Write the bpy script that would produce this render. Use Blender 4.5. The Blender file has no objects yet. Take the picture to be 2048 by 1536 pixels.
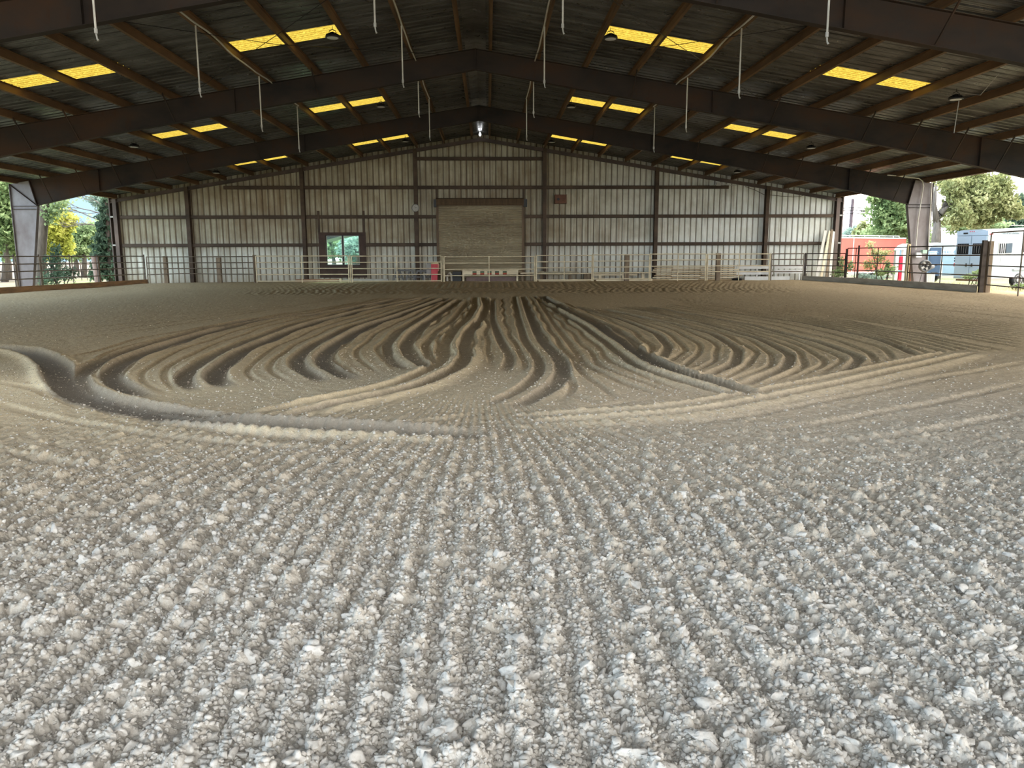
import bpy, math, random
import numpy as np
from mathutils import Matrix, Vector

# ------------------------------------------------------------ camera, sky, sun, exposure
sc = bpy.context.scene
COL = sc.collection
F_PX, PITCH, YAW, ROLL = 1534.46, 0.16561, 0.0302, -0.00367
CAM = np.array([0.339, 0.0, 1.55])
cp, sp, cy_, sy_ = math.cos(PITCH), math.sin(PITCH), math.cos(YAW), math.sin(YAW)
cr, sr = math.cos(ROLL), math.sin(ROLL)
def _dir(u, v):
    a, b = cr*u - sr*v, sr*u + cr*v
    x, y, z = a, cp + b*sp, -sp + b*cp
    return Vector((x*cy_ + y*sy_, -x*sy_ + y*cy_, z))
fwd = _dir(0, 0); rgt = _dir(1, 0) - fwd; up = _dir(0, 1) - fwd
cam = bpy.data.cameras.new('camera'); cam.lens = F_PX/2048*36; cam.sensor_width = 36
cam.clip_end = 1000
cob = bpy.data.objects.new('camera', cam); COL.objects.link(cob)
M = Matrix((rgt, up, -fwd)).transposed().to_4x4(); M.translation = Vector(CAM)
cob.matrix_world = M
sc.camera = cob

w = bpy.data.worlds.new('sky'); sc.world = w; w.use_nodes = True
nt = w.node_tree; nt.nodes.clear()
def wn(t, **k):
    n = nt.nodes.new(t)
    for a, b in k.items(): setattr(n, a, b)
    return n
tc = wn('ShaderNodeTexCoord'); sep = wn('ShaderNodeSeparateXYZ'); nt.links.new(tc.outputs['Generated'], sep.inputs[0])
noi = wn('ShaderNodeTexNoise'); noi.inputs['Scale'].default_value = 2.6; noi.inputs['Detail'].default_value = 6
nt.links.new(tc.outputs['Generated'], noi.inputs['Vector'])
ad = wn('ShaderNodeMath', operation='MULTIPLY_ADD'); nt.links.new(sep.outputs['X'], ad.inputs[0]); ad.inputs[1].default_value = .55
nt.links.new(noi.outputs['Fac'], ad.inputs[2])
rmp = wn('ShaderNodeValToRGB'); nt.links.new(ad.outputs[0], rmp.inputs['Fac'])
rmp.color_ramp.elements[0].position = .22; rmp.color_ramp.elements[0].color = (.62, .80, .95, 1)
rmp.color_ramp.elements[1].position = .50; rmp.color_ramp.elements[1].color = (1, .97, .92, 1)
bg = wn('ShaderNodeBackground'); bg.inputs['Strength'].default_value = 2.0
# a patch of clear blue sky low on the left between the clouds
dt = wn('ShaderNodeVectorMath', operation='DOT_PRODUCT'); nt.links.new(tc.outputs['Generated'], dt.inputs[0]); dt.inputs[1].default_value = Vector((-.50, .85, .10)).normalized()
n2 = wn('ShaderNodeTexNoise'); n2.inputs['Scale'].default_value = 16; n2.inputs['Detail'].default_value = 5; nt.links.new(tc.outputs['Generated'], n2.inputs['Vector'])
a2 = wn('ShaderNodeMath', operation='MULTIPLY_ADD'); nt.links.new(n2.outputs['Fac'], a2.inputs[0]); a2.inputs[1].default_value = .02; nt.links.new(dt.outputs['Value'], a2.inputs[2])
mr = wn('ShaderNodeMapRange'); nt.links.new(a2.outputs[0], mr.inputs['Value']); mr.inputs['From Min'].default_value = .985; mr.inputs['From Max'].default_value = 1.0; mr.inputs['To Max'].default_value = .94
mxw = wn('ShaderNodeMix', data_type='RGBA'); nt.links.new(mr.outputs[0], mxw.inputs[0]); nt.links.new(rmp.outputs['Color'], mxw.inputs[6]); mxw.inputs[7].default_value = (.06, .108, .145, 1)
nt.links.new(mxw.outputs[2], bg.inputs['Color'])
wo = wn('ShaderNodeOutputWorld'); nt.links.new(bg.outputs[0], wo.inputs[0])

sl = bpy.data.lights.new('sun', 'SUN'); sl.energy = 1.8; sl.angle = .5; sl.color = (1, .95, .85)
so = bpy.data.objects.new('sun', sl); COL.objects.link(so)
SUN_FROM = Vector((.28, .62, .95)).normalized()
so.rotation_euler = SUN_FROM.to_track_quat('Z', 'Y').to_euler(); so.location = (20, 60, 60)

vs = sc.view_settings
vs.view_transform = 'Standard'; vs.look = 'None'; vs.gamma = 1; vs.use_curve_mapping = False
vs.exposure = 1.68
sc.cycles.max_bounces = 8; sc.cycles.diffuse_bounces = 5; sc.cycles.transparent_max_bounces = 12

random.seed(4); RNG = np.random.default_rng(11)
H_CAM = 1.55

# ------------------------------------------------------------ helpers
def at(px, py, Y):
    """point of the plane y=Y seen at a pixel of the 2048x1536 photograph"""
    d = _dir((px-1024)/F_PX, -(py-768)/F_PX); t = Y/d.y
    return Vector((CAM[0]+d.x*t, Y, CAM[2]+d.z*t))
def gnd(px, py):
    d = _dir((px-1024)/F_PX, -(py-768)/F_PX); t = -CAM[2]/d.z
    return (CAM[0]+d.x*t, d.y*t)

def nmat(name, build):
    m = bpy.data.materials.new(name); m.use_nodes = True
    m.node_tree.nodes.clear(); build(m.node_tree); return m
class N:
    def __init__(s, t): s.t = t
    def n(s, typ, ins=None, **k):
        n = s.t.nodes.new(typ)
        for a, b in k.items(): setattr(n, a, b)
        for a, b in (ins or {}).items():
            if hasattr(b, 'is_output') or isinstance(b, bpy.types.NodeSocket): s.t.links.new(b, n.inputs[a])
            else: n.inputs[a].default_value = b
        return n
    def ramp(s, fac, stops):
        r = s.n('ShaderNodeValToRGB', {'Fac': fac}); e = r.color_ramp.elements
        while len(e) < len(stops): e.new(.5)
        for i, (p, c) in enumerate(stops): e[i].position = p; e[i].color = (*c, 1) if len(c) == 3 else c
        return r.outputs['Color']
    def mix(s, fac, a, b, mode='MIX'):
        m = s.n('ShaderNodeMix', data_type='RGBA', blend_type=mode)
        for k, v in ((0, fac), (6, a), (7, b)):
            if isinstance(v, bpy.types.NodeSocket): s.t.links.new(v, m.inputs[k])
            else: m.inputs[k].default_value = v if not isinstance(v, tuple) else ((*v, 1) if len(v) == 3 else v)
        return m.outputs[2]
    def math(s, op, a, b=None, c=None):
        m = s.n('ShaderNodeMath', operation=op)
        for i, v in enumerate((a, b, c)):
            if v is None: continue
            if isinstance(v, bpy.types.NodeSocket): s.t.links.new(v, m.inputs[i])
            else: m.inputs[i].default_value = v
        return m.outputs[0]
def noise(b, vec, scale, detail=4, rough=.5):
    return b.n('ShaderNodeTexNoise', {'Vector': vec, 'Scale': scale, 'Detail': detail, 'Roughness': rough}).outputs['Fac']
def geo(b): return b.n('ShaderNodeNewGeometry').outputs['Position']
def scaled(b, vec, s): return b.n('ShaderNodeVectorMath', {0: vec, 1: s}, operation='MULTIPLY').outputs[0]

def simple(name, c1, c2=None, rough=.7, metal=0., scale=3., stretch=(1, 1, 1), bump=0., spec=.3):
    """two-tone noisy surface: paint, rust, wood"""
    c2 = c2 or tuple(x*.6 for x in c1)
    def f(t):
        b = N(t); v = scaled(b, geo(b), stretch)
        n1 = noise(b, v, scale, 6, .6)
        col = b.ramp(n1, [(.3, c2), (.65, c1)])
        p = b.n('ShaderNodeBsdfPrincipled', {'Base Color': col, 'Roughness': rough, 'Metallic': metal, 'Specular IOR Level': spec})
        if bump:
            bp = b.n('ShaderNodeBump', {'Strength': bump, 'Distance': .01, 'Height': n1}); t.links.new(bp.outputs[0], p.inputs['Normal'])
        o = b.n('ShaderNodeOutputMaterial', {'Surface': p.outputs[0]})
    return nmat(name, f)

class MB:
    """collects geometry (world coordinates) and links it as ONE mesh object"""
    def __init__(s): s.v = []; s.f = []
    def quad(s, *p):
        k = len(s.v); s.v += [tuple(q) for q in p]; s.f.append(tuple(range(k, k+len(p)))); return s
    def hexa(s, P):
        k = len(s.v); s.v += [tuple(q) for q in P]
        for f in ((0, 3, 2, 1), (4, 5, 6, 7), (0, 1, 5, 4), (1, 2, 6, 5), (2, 3, 7, 6), (3, 0, 4, 7)): s.f.append(tuple(k+i for i in f))
        return s
    def box(s, c, d, rz=0.):
        x, y, z = c; a, b_, h = d[0]/2, d[1]/2, d[2]/2; cs, sn = math.cos(rz), math.sin(rz)
        P = [(x+i*a*cs-j*b_*sn, y+i*a*sn+j*b_*cs, z+k*h) for k in (-1, 1) for i, j in ((-1, -1), (1, -1), (1, 1), (-1, 1))]
        return s.hexa(P)
    def bx(s, x0, x1, y0, y1, z0, z1): return s.box(((x0+x1)/2, (y0+y1)/2, (z0+z1)/2), (abs(x1-x0), abs(y1-y0), abs(z1-z0)))
    def bar(s, a, b, w, h, upv=(0, 0, 1)):
        """rectangular bar from a to b"""
        a, b = Vector(a), Vector(b); d = (b-a).normalized(); u = Vector(upv)
        if abs(d.dot(u)) > .98: u = Vector((0, 1, 0))
        r = d.cross(u).normalized(); u = r.cross(d).normalized()
        P = [p + r*i*w/2 + u*j*h/2 for p in (a, b) for i, j in ((-1, -1), (1, -1), (1, 1), (-1, 1))]
        return s.hexa(P)
    def tube(s, pts, r, n=8, r2=None, cap=True):
        pts = [Vector(p) for p in pts]; k = len(s.v); m = len(pts); prev = None
        for i, p in enumerate(pts):
            d = (pts[min(i+1, m-1)] - pts[max(i-1, 0)]).normalized()
            ref = Vector((0, 0, 1)) if abs(d.z) < .9 else Vector((1, 0, 0))
            a = d.cross(ref).normalized(); c = d.cross(a)
            rr = r if r2 is None else r + (r2-r)*i/(m-1)
            if isinstance(r, (list, tuple)): rr = r[i]
            for j in range(n):
                t = 2*math.pi*j/n; s.v.append(tuple(p + (a*math.cos(t) + c*math.sin(t))*rr))
        for i in range(m-1):
            for j in range(n):
                s.f.append((k+i*n+j, k+i*n+(j+1) % n, k+(i+1)*n+(j+1) % n, k+(i+1)*n+j))
        if cap: s.f.append(tuple(k+j for j in range(n))[::-1]); s.f.append(tuple(k+(m-1)*n+j for j in range(n)))
        return s
    def lathe(s, c, prof, n=20, axis=(0, 0, 1)):
        """profile of (radius, height) turned about an axis through c"""
        ax = Vector(axis).normalized(); ref = Vector((1, 0, 0)) if abs(ax.x) < .9 else Vector((0, 0, 1))
        a = ax.cross(ref).normalized(); b = ax.cross(a); c = Vector(c); k = len(s.v)
        for r, h in prof:
            for j in range(n):
                t = 2*math.pi*j/n; s.v.append(tuple(c + ax*h + (a*math.cos(t)+b*math.sin(t))*max(r, 1e-4)))
        for i in range(len(prof)-1):
            for j in range(n): s.f.append((k+i*n+j, k+i*n+(j+1) % n, k+(i+1)*n+(j+1) % n, k+(i+1)*n+j))
        s.f.append(tuple(k+j for j in range(n))[::-1]); s.f.append(tuple(k+(len(prof)-1)*n+j for j in range(n)))
        return s
    def prism(s, poly, y0, y1):
        """polygon in XZ extruded along Y"""
        k = len(s.v); n = len(poly)
        s.v += [(x, y0, z) for x, z in poly] + [(x, y1, z) for x, z in poly]
        s.f.append(tuple(range(k, k+n))); s.f.append(tuple(range(k+n, k+2*n))[::-1])
        for i in range(n): s.f.append((k+i, k+n+i, k+n+(i+1) % n, k+(i+1) % n))
        return s
    def build(s, name, mat, parent=None, smooth=False, origin=None):
        V = np.array(s.v, dtype=float)
        if parent is not None: o0 = np.array(parent['_o'])
        elif origin is not None: o0 = np.array(origin)
        else: o0 = np.array([(V[:, 0].min()+V[:, 0].max())/2, (V[:, 1].min()+V[:, 1].max())/2, V[:, 2].min()])
        me = bpy.data.meshes.new(name); me.from_pydata((V-o0).tolist(), [], s.f); me.update()
        if smooth: me.polygons.foreach_set('use_smooth', [True]*len(me.polygons))
        me.materials.append(mat)
        o = bpy.data.objects.new(name, me); COL.objects.link(o)
        o['_o'] = tuple(float(x) for x in o0)
        if parent is not None: o.parent = parent
        else: o.location = o0
        return o
def npmesh(name, V, F, mat, smooth=False, origin=(0, 0, 0), parent=None, attr=None):
    V = np.asarray(V, np.float32); F = np.asarray(F, np.int32)
    if parent is not None: origin = parent['_o']
    me = bpy.data.meshes.new(name); k = F.shape[1]
    me.vertices.add(len(V)); me.loops.add(F.size); me.polygons.add(len(F))
    me.vertices.foreach_set('co', (V-np.array(origin, np.float32)).ravel())
    me.loops.foreach_set('vertex_index', F.ravel())
    me.polygons.foreach_set('loop_start', np.arange(0, F.size, k, dtype=np.int32))
    me.polygons.foreach_set('loop_total', np.full(len(F), k, np.int32))
    if smooth: me.polygons.foreach_set('use_smooth', np.ones(len(F), bool))
    if attr is not None:
        a = me.attributes.new(attr[0], 'FLOAT', 'POINT'); a.data.foreach_set('value', attr[1].astype(np.float32))
    me.update(calc_edges=True); me.materials.append(mat)
    o = bpy.data.objects.new(name, me); COL.objects.link(o); o['_o'] = tuple(origin)
    if parent is not None: o.parent = parent
    else: o.location = origin
    return o
def tag(o, label, cat=None, group=None, kind=None):
    if label: o['label'] = label
    if cat: o['category'] = cat
    if group: o['group'] = group
    if kind: o['kind'] = kind
    return o
def thing(name, label, cat, loc, group=None):
    o = bpy.data.objects.new(name, None); COL.objects.link(o); o.location = loc; o['_o'] = tuple(float(x) for x in loc)
    o.empty_display_size = .2
    return tag(o, label, cat, group)
def struct(o): o['kind'] = 'structure'; return o
def dup(src, loc, label=None, rz=None):
    """a copy of a thing with copies of its parts and sub-parts"""
    def rec(o, par):
        c = o.copy(); COL.objects.link(c)
        if par: c.parent = par
        for ch in list(o.children): rec(ch, c)
        return c
    c = rec(src, None); c.location = loc; c['_o'] = tuple(float(x) for x in loc)
    if label: c['label'] = label
    if rz is not None: c.rotation_euler.z = rz
    return c

# ------------------------------------------------------------ materials
def m_dirt(t):
    b = N(t); g = geo(b)
    sepn = b.n('ShaderNodeSeparateXYZ', {0: g})
    big = noise(b, g, .22, 4, .55); mid = noise(b, g, 2.2, 5, .6); fine = noise(b, g, 38, 5, .65)
    far = b.n('ShaderNodeMapRange', {'Value': b.math('ADD', sepn.outputs['Y'], b.math('MULTIPLY', big, 5.)), 'From Min': 4.5, 'From Max': 15.}).outputs[0]
    stone = b.ramp(fine, [(.3, (.40, .385, .36)), (.72, (.62, .60, .57))])       # pale crushed stone at the near end
    sand = b.ramp(fine, [(.3, (.37, .275, .155)), (.75, (.57, .435, .255))])       # tan sandy footing further in
    c = b.mix(far, stone, sand)
    c = b.mix(b.math('MULTIPLY', mid, .5), c, b.mix(.5, c, (.55, .47, .35)))
    gr = b.n('ShaderNodeMapRange', {'Value': noise(b, g, 8.5, 6, .85), 'From Min': .38, 'From Max': .62, 'To Min': .70, 'To Max': 1.12}).outputs[0]
    c = b.n('ShaderNodeVectorMath', {0: c, 3: b.math('ADD', b.math('MULTIPLY', b.math('SUBTRACT', gr, 1.), b.math('MULTIPLY', far, .9)), 1.)}, operation='SCALE').outputs[0]
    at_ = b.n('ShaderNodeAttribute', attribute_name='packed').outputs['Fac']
    c = b.mix(b.math('MULTIPLY', b.math('MAXIMUM', at_, 0.), .85), c, (.20, .18, .155))            # packed darker soil in the ruts, some of their shade painted in
    c = b.mix(b.math('MAXIMUM', b.math('MULTIPLY', at_, -1.), 0.), c, (.82, .69, .46))             # loose pale dust on the ridges, and light painted on the left patch
    vo = b.n('ShaderNodeTexVoronoi', {'Vector': g, 'Scale': 55., 'Randomness': 1.}).outputs['Distance']
    hgt = b.math('ADD', b.math('MULTIPLY', vo, -.7), b.math('MULTIPLY', noise(b, g, 120, 3, .6), .6))
    bp = b.n('ShaderNodeBump', {'Strength': .7, 'Distance': .006, 'Height': hgt})
    vo2 = b.n('ShaderNodeTexVoronoi', {'Vector': g, 'Scale': 13.}).outputs['Distance']
    bp2 = b.n('ShaderNodeBump', {'Strength': b.math('SUBTRACT', .5, b.math('MULTIPLY', far, .32)), 'Distance': .03, 'Height': b.math('MULTIPLY', vo2, -1.), 'Normal': bp.outputs[0]})
    bp3 = b.n('ShaderNodeBump', {'Strength': b.math('MULTIPLY', far, .55), 'Distance': .05, 'Height': noise(b, g, 6.5, 5, .8), 'Normal': bp2.outputs[0]})
    p = b.n('ShaderNodeBsdfPrincipled', {'Base Color': c, 'Roughness': .95, 'Specular IOR Level': .1, 'Normal': bp3.outputs[0]})
    b.n('ShaderNodeOutputMaterial', {'Surface': p.outputs[0]})
MD = nmat('arena_dirt', m_dirt)
def m_clod(t):
    b = N(t); g = geo(b)
    sepn = b.n('ShaderNodeSeparateXYZ', {0: g})
    f1 = noise(b, g, 60, 5, .7); f2 = noise(b, g, 9, 3, .5)
    far = b.n('ShaderNodeMapRange', {'Value': sepn.outputs['Y'], 'From Min': 5., 'From Max': 14.}).outputs[0]
    c = b.ramp(b.math('ADD', b.math('MULTIPLY', f1, .5), b.math('MULTIPLY', f2, .5)), [(.32, (.43, .41, .385)), (.5, (.56, .54, .51)), (.68, (.67, .65, .61))])
    c = b.mix(far, c, (.44, .35, .235))
    bp = b.n('ShaderNodeBump', {'Strength': .6, 'Distance': .004, 'Height': f1})
    p = b.n('ShaderNodeBsdfPrincipled', {'Base Color': c, 'Roughness': .95, 'Specular IOR Level': .1, 'Normal': bp.outputs[0]})
    b.n('ShaderNodeOutputMaterial', {'Surface': p.outputs[0]})
MCL = nmat('dry_clods', m_clod)
def m_siding(t):
    b = N(t); g = geo(b); s = b.n('ShaderNodeSeparateXYZ', {0: g}); X, Z = s.outputs['X'], s.outputs['Z']
    streak = noise(b, scaled(b, g, (3.4, 1, .16)), 2.2, 6, .65)
    zone = noise(b, scaled(b, g, (.16, 1, .22)), 1.0, 2, .5)
    clean_lit = b.n('ShaderNodeMapRange', {'Value': X, 'From Min': 4., 'From Max': 17., 'To Min': 0., 'To Max': .26}).outputs[0]      # light from the open right side painted in, with less grime
    clean_lit_low = b.n('ShaderNodeMapRange', {'Value': Z, 'From Min': 2.6, 'From Max': 1.6, 'To Min': 0., 'To Max': .12}).outputs[0]  # lower sheets whitened as well, the light there put into the colour
    dingy = b.ramp(noise(b, g, 1.1, 5, .6), [(.35, (.34, .30, .20)), (.62, (.52, .49, .36))]); fresh_lit = b.ramp(noise(b, g, 1.1, 5, .6), [(.35, (.66, .67, .60)), (.62, (.84, .86, .82))])
    base = b.mix(b.n('ShaderNodeMapRange', {'Value': b.math('ADD', clean_lit, clean_lit_low), 'From Min': -.02, 'From Max': .2}).outputs[0], dingy, fresh_lit)
    amt = b.n('ShaderNodeMapRange', {'Value': b.math('SUBTRACT', b.math('SUBTRACT', b.math('ADD', streak, b.math('MULTIPLY', zone, .55)), clean_lit), clean_lit_low), 'From Min': .60, 'From Max': .95}).outputs[0]
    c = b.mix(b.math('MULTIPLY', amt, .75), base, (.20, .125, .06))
    # grime held along each rib
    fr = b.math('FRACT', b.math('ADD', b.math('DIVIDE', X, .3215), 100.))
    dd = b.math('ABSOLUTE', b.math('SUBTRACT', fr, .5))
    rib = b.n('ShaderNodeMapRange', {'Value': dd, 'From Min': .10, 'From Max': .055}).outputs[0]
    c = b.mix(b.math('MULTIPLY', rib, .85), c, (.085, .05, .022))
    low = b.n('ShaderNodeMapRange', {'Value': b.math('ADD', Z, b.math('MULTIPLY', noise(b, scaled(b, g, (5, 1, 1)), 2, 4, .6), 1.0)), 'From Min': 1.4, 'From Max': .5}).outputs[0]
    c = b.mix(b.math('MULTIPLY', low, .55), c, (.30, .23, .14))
    p = b.n('ShaderNodeBsdfPrincipled', {'Base Color': c, 'Roughness': .55, 'Specular IOR Level': .35})
    b.n('ShaderNodeOutputMaterial', {'Surface': p.outputs[0]})
MS = nmat('ribbed_wall_sheet', m_siding)
def m_roof(t):
    b = N(t); g = geo(b)
    c = b.ramp(noise(b, scaled(b, g, (.35, 2.2, .35)), 1.6, 6, .65), [(.35, (.05, .05, .047)), (.62, (.17, .172, .168))])
    r = b.ramp(noise(b, g, 2.5, 4, .6), [(.3, (.24,)*3), (.7, (.45,)*3)])
    p = b.n('ShaderNodeBsdfPrincipled', {'Base Color': c, 'Roughness': r, 'Metallic': .55})
    b.n('ShaderNodeOutputMaterial', {'Surface': p.outputs[0]})
MR = nmat('roof_sheet', m_roof)
def m_skyl(t):
    b = N(t); g = geo(b)
    n1 = noise(b, scaled(b, g, (1, 4, 1)), 14, 5, .75)
    c = b.ramp(n1, [(.33, (.09, .052, .006)), (.5, (.22, .15, .018)), (.68, (.40, .31, .055))])
    fy = b.math('FRACT', b.math('ADD', b.math('DIVIDE', b.n('ShaderNodeSeparateXYZ', {0: g}).outputs['Y'], .3215/2), 100.))
    c = b.mix(b.math('MULTIPLY', b.math('ABSOLUTE', b.math('SUBTRACT', fy, .5)), 1.5), c, (.07, .038, .005))
    tr = b.n('ShaderNodeBsdfTranslucent', {'Color': c}); di = b.n('ShaderNodeBsdfDiffuse', {'Color': c})
    mx = b.n('ShaderNodeMixShader', {0: .12, 1: tr.outputs[0], 2: di.outputs[0]})
    b.n('ShaderNodeOutputMaterial', {'Surface': mx.outputs[0]})
MSK = nmat('yellow_fibreglass', m_skyl)
M_STEEL = simple('primer_steel', (.15, .105, .085), (.065, .05, .045), .55, .25, .9, (1, 1, 1), spec=.4)
def m_frame(t):
    b = N(t); g = geo(b)
    n1 = noise(b, scaled(b, g, (.5, .5, 1)), .9, 5, .6); n2 = noise(b, scaled(b, g, (1.2, 1.2, .5)), 3, 6, .7)
    c = b.ramp(n1, [(.34, (.022, .019, .018)), (.5, (.042, .031, .025)), (.66, (.062, .034, .021))])
    ru = b.n('ShaderNodeMapRange', {'Value': n2, 'From Min': .56, 'From Max': .72}).outputs[0]
    c = b.mix(b.math('MULTIPLY', ru, .6), c, (.055, .022, .010))
    p = b.n('ShaderNodeBsdfPrincipled', {'Base Color': c, 'Roughness': .7, 'Metallic': .1, 'Specular IOR Level': .2})
    b.n('ShaderNodeOutputMaterial', {'Surface': p.outputs[0]})
M_FRAME = nmat('rusty_frame_paint', m_frame)
M_COLP = simple('lit_column_paint', (.24, .22, .225), (.14, .11, .105), .5, .1, 1.3, (1, 1, .7), spec=.4)  # frame paint lightened, the strong light on the columns put into the colour
M_PURL = simple('purlin_rust', (.22, .125, .06), (.09, .055, .03), .6, .1, 1.2, (1, .4, 1))
M_GIRT = simple('girt_brown', (.10, .065, .042), (.04, .027, .018), .6, .1, 1.5, (.5, 1, 1))
M_GALV = simple('galvanised_pipe', (.80, .70, .50), (.52, .43, .28), .5, .1, 3)
M_DPIPE = simple('dark_pipe', (.06, .045, .036), (.03, .022, .018), .5, .3, 3)
M_LPIPE = simple('weathered_pipe', (.20, .16, .12), (.10, .075, .055), .5, .3, 3)
M_WOOD = simple('weathered_wood', (.26, .20, .14), (.12, .085, .055), .85, 0, 4, (2, 2, .4), .4)
M_KICK = simple('kick_board', (.36, .21, .10), (.17, .11, .065), .8, 0, 2, (.6, .6, 3), .3)
M_KICKD = simple('grey_kick_board', (.40, .35, .28), (.24, .21, .17), .8, 0, 2, (.6, .6, 3), .3)
M_WHITE = simple('white_plastic', (.80, .80, .78), (.62, .62, .60), .5, 0, 2)
M_WHITEP = simple('white_pipe', (.62, .60, .54), (.45, .42, .36), .4, 0, 2)
M_TANW = simple('tan_rail', (.82, .72, .52), (.60, .50, .34), .7, 0, 2.5, (.5, 2, 2))
M_DOORS = simple('shutter_slats', (.44, .38, .26), (.26, .21, .14), .5, .3, .8, (.3, 1, 1.6))
M_HOOD = simple('door_hood', (.15, .10, .06), (.08, .055, .035), .55, .3, 3, (3, 1, .4))
M_BLACK = simple('black_plastic', (.02, .02, .022), (.012, .012, .012), .4)
M_GREY = simple('grey_plastic', (.20, .20, .20), (.12, .12, .12), .6)
M_LGREY = simple('pale_grey_plastic', (.48, .47, .44), (.35, .34, .31), .6)
M_RED = simple('faded_red_paint', (.62, .08, .10), (.48, .05, .07), .5)
M_GREEN = simple('green_paint', (.08, .14, .08), (.05, .09, .05), .6)
M_CREAM = simple('cream_paint', (.72, .60, .36), (.55, .44, .25), .6)
M_PLY = simple('brown_plywood', (.075, .045, .035), (.04, .025, .02), .7, 0, 2.5)
M_RUSTB = simple('rusty_box', (.16, .07, .04), (.09, .04, .025), .6, 0, 5)
def m_glass(t):
    b = N(t)
    gl = b.n('ShaderNodeBsdfGlossy', {'Color': (.9, 1, .97, 1), 'Roughness': .02}); tr = b.n('ShaderNodeBsdfTransparent', {'Color': (.80, .97, .93, 1)})
    mx = b.n('ShaderNodeMixShader', {0: .008, 1: tr.outputs[0], 2: gl.outputs[0]}); b.n('ShaderNodeOutputMaterial', {'Surface': mx.outputs[0]})
M_GLASS = nmat('window_glass', m_glass)
M_DGLASS = simple('dark_glass', (.012, .014, .016), (.008, .008, .01), .15, 0, 1, spec=.15)
def m_lamp(t):
    b = N(t); p = b.n('ShaderNodeBsdfPrincipled', {'Base Color': (.7, .7, .7, 1), 'Roughness': .3}); b.n('ShaderNodeOutputMaterial', {'Surface': p.outputs[0]})
M_LENS = nmat('lamp_lens', m_lamp)
def m_bulb(t):
    b = N(t); p = b.n('ShaderNodeEmission', {'Color': (.95, .97, 1, 1), 'Strength': 3.}); b.n('ShaderNodeOutputMaterial', {'Surface': p.outputs[0]})
M_BULB = nmat('lit_bulb', m_bulb)
# ------------------------------------------------------------ building constants
D = 43.615; BAY = 9.144
FY = [D - BAY*k for k in range(6)]            # frame lines, back wall first
ZT, SL = 7.911, .16163                        # rafter top at the ridge, slope
PX = [.449 + 1.493*k for k in range(14)]      # purlin lines from the ridge out
EAVE = 20.25
def zt(x): return ZT - SL*abs(x)
Y_FRONT = FY[5]-5.  # unseen near end of the roof, carried further to dim the foreground
RIB = .3215
# berm of footing pushed against the fences
def sstep(a, b, x): t = np.clip((x-a)/(b-a), 0, 1); return t*t*(3-2*t)
def berm(x, y): return .17*sstep(37., 41.6, y) + .13*sstep(16.5, 18.6, np.abs(x))*(1-sstep(37., 41.6, y))

# ------------------------------------------------------------ back wall
def rib_profile(u0, u1, depth, ph=0., sharp=(.055, .03)):
    """positions and offsets across ribs spaced RIB, recess of given depth"""
    pts = []; n0 = math.floor(u0/RIB)-1; n1 = math.ceil(u1/RIB)+1
    for n in range(n0, n1):
        c = (n+.5)*RIB
        for du, d in ((-sharp[0], 0), (-sharp[1], depth), (sharp[1], depth), (sharp[0], 0)): pts.append((c+du, d))
        for q in (.36, .64):      # shallow stiffening creases
            c2 = c + q*RIB
            for du, d in ((-.012, 0), (0, .006), (.012, 0)): pts.append((c2+du, d))
    us = [p[0] for p in pts]; ds = [p[1] for p in pts]
    e = [(u0, float(np.interp(u0, us, ds)))] + [p for p in pts if u0 < p[0] < u1] + [(u1, float(np.interp(u1, us, ds)))]
    return e
wm = MB()
def siding(x0, x1, z0, z1=None):
    pr = rib_profile(x0, x1, .035)
    for (xa, da), (xb, db) in zip(pr, pr[1:]):
        ta = z1 if z1 is not None else zt(xa)+.25; tb = z1 if z1 is not None else zt(xb)+.25
        wm.quad((xa, D+.10+da, z0), (xb, D+.10+db, z0), (xb, D+.10+db, tb), (xa, D+.10+da, ta))
WX0, WX1, WZ0, WZ1 = -8.65, -6.77, 1.04, 2.72
siding(-20.25, WX0, -.1); siding(WX1, 20.25, -.1); siding(WX0, WX1, -.1, WZ0)
pr = rib_profile(WX0, WX1, .035)
siding(WX0, WX1, WZ1)
wall = struct(wm.build('wall_back', MS, origin=(0, D, 0)))

COLX = [-16.04, -9.79, -3.60, 3.50, 9.72, 15.95]
trim_n = [0]
def trim(mb, mat, parent=None):
    trim_n[0] += 1
    return struct(mb.build('trim_%d' % trim_n[0], mat))
for x in COLX:                                 # end-wall posts
    m = MB(); top = zt(x)-.02
    m.bx(x-.10, x+.10, D-.26, D-.24, -.05, top); m.bx(x-.10, x+.10, D+.04, D+.06, -.05, top); m.bx(x-.012, x+.012, D-.24, D+.04, -.05, top)
    trim(m, M_GIRT)
for s in (-1, 1):
    m = MB(); x = s*19.95; top = zt(x)-.02
    m.bx(x-.10, x+.10, D-.26, D-.24, -.05, top); m.bx(x-.10, x+.10, D+.04, D+.06, -.05, top); m.bx(x-.012, x+.012, D-.24, D+.04, -.05, top)
    trim(m, M_STEEL)
    m = MB(); m.bx(s*20.25-.03, s*20.25+.03, D-.2, D+.15, -.1, zt(20.25)+.15); trim(m, M_STEEL)   # corner flashing
    for z in (2.2, 3.72):
        m = MB(); m.bx(s*20.03, s*20.22, D-.22, D-.1, z-.04, z+.04); trim(m, M_LGREY)
def girt(x0, x1, z):
    m = MB(); y = D-.06
    m.bx(x0, x1, y-.09, y-.08, z-.09, z+.09); m.bx(x0, x1, y-.09, y+.15, z+.078, z+.09); m.bx(x0, x1, y-.09, y-.03, z-.09, z-.08)
    trim(m, M_GIRT)
xs = [-19.85] + COLX + [19.85]
JL, JR = -2.44, 2.30
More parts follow.
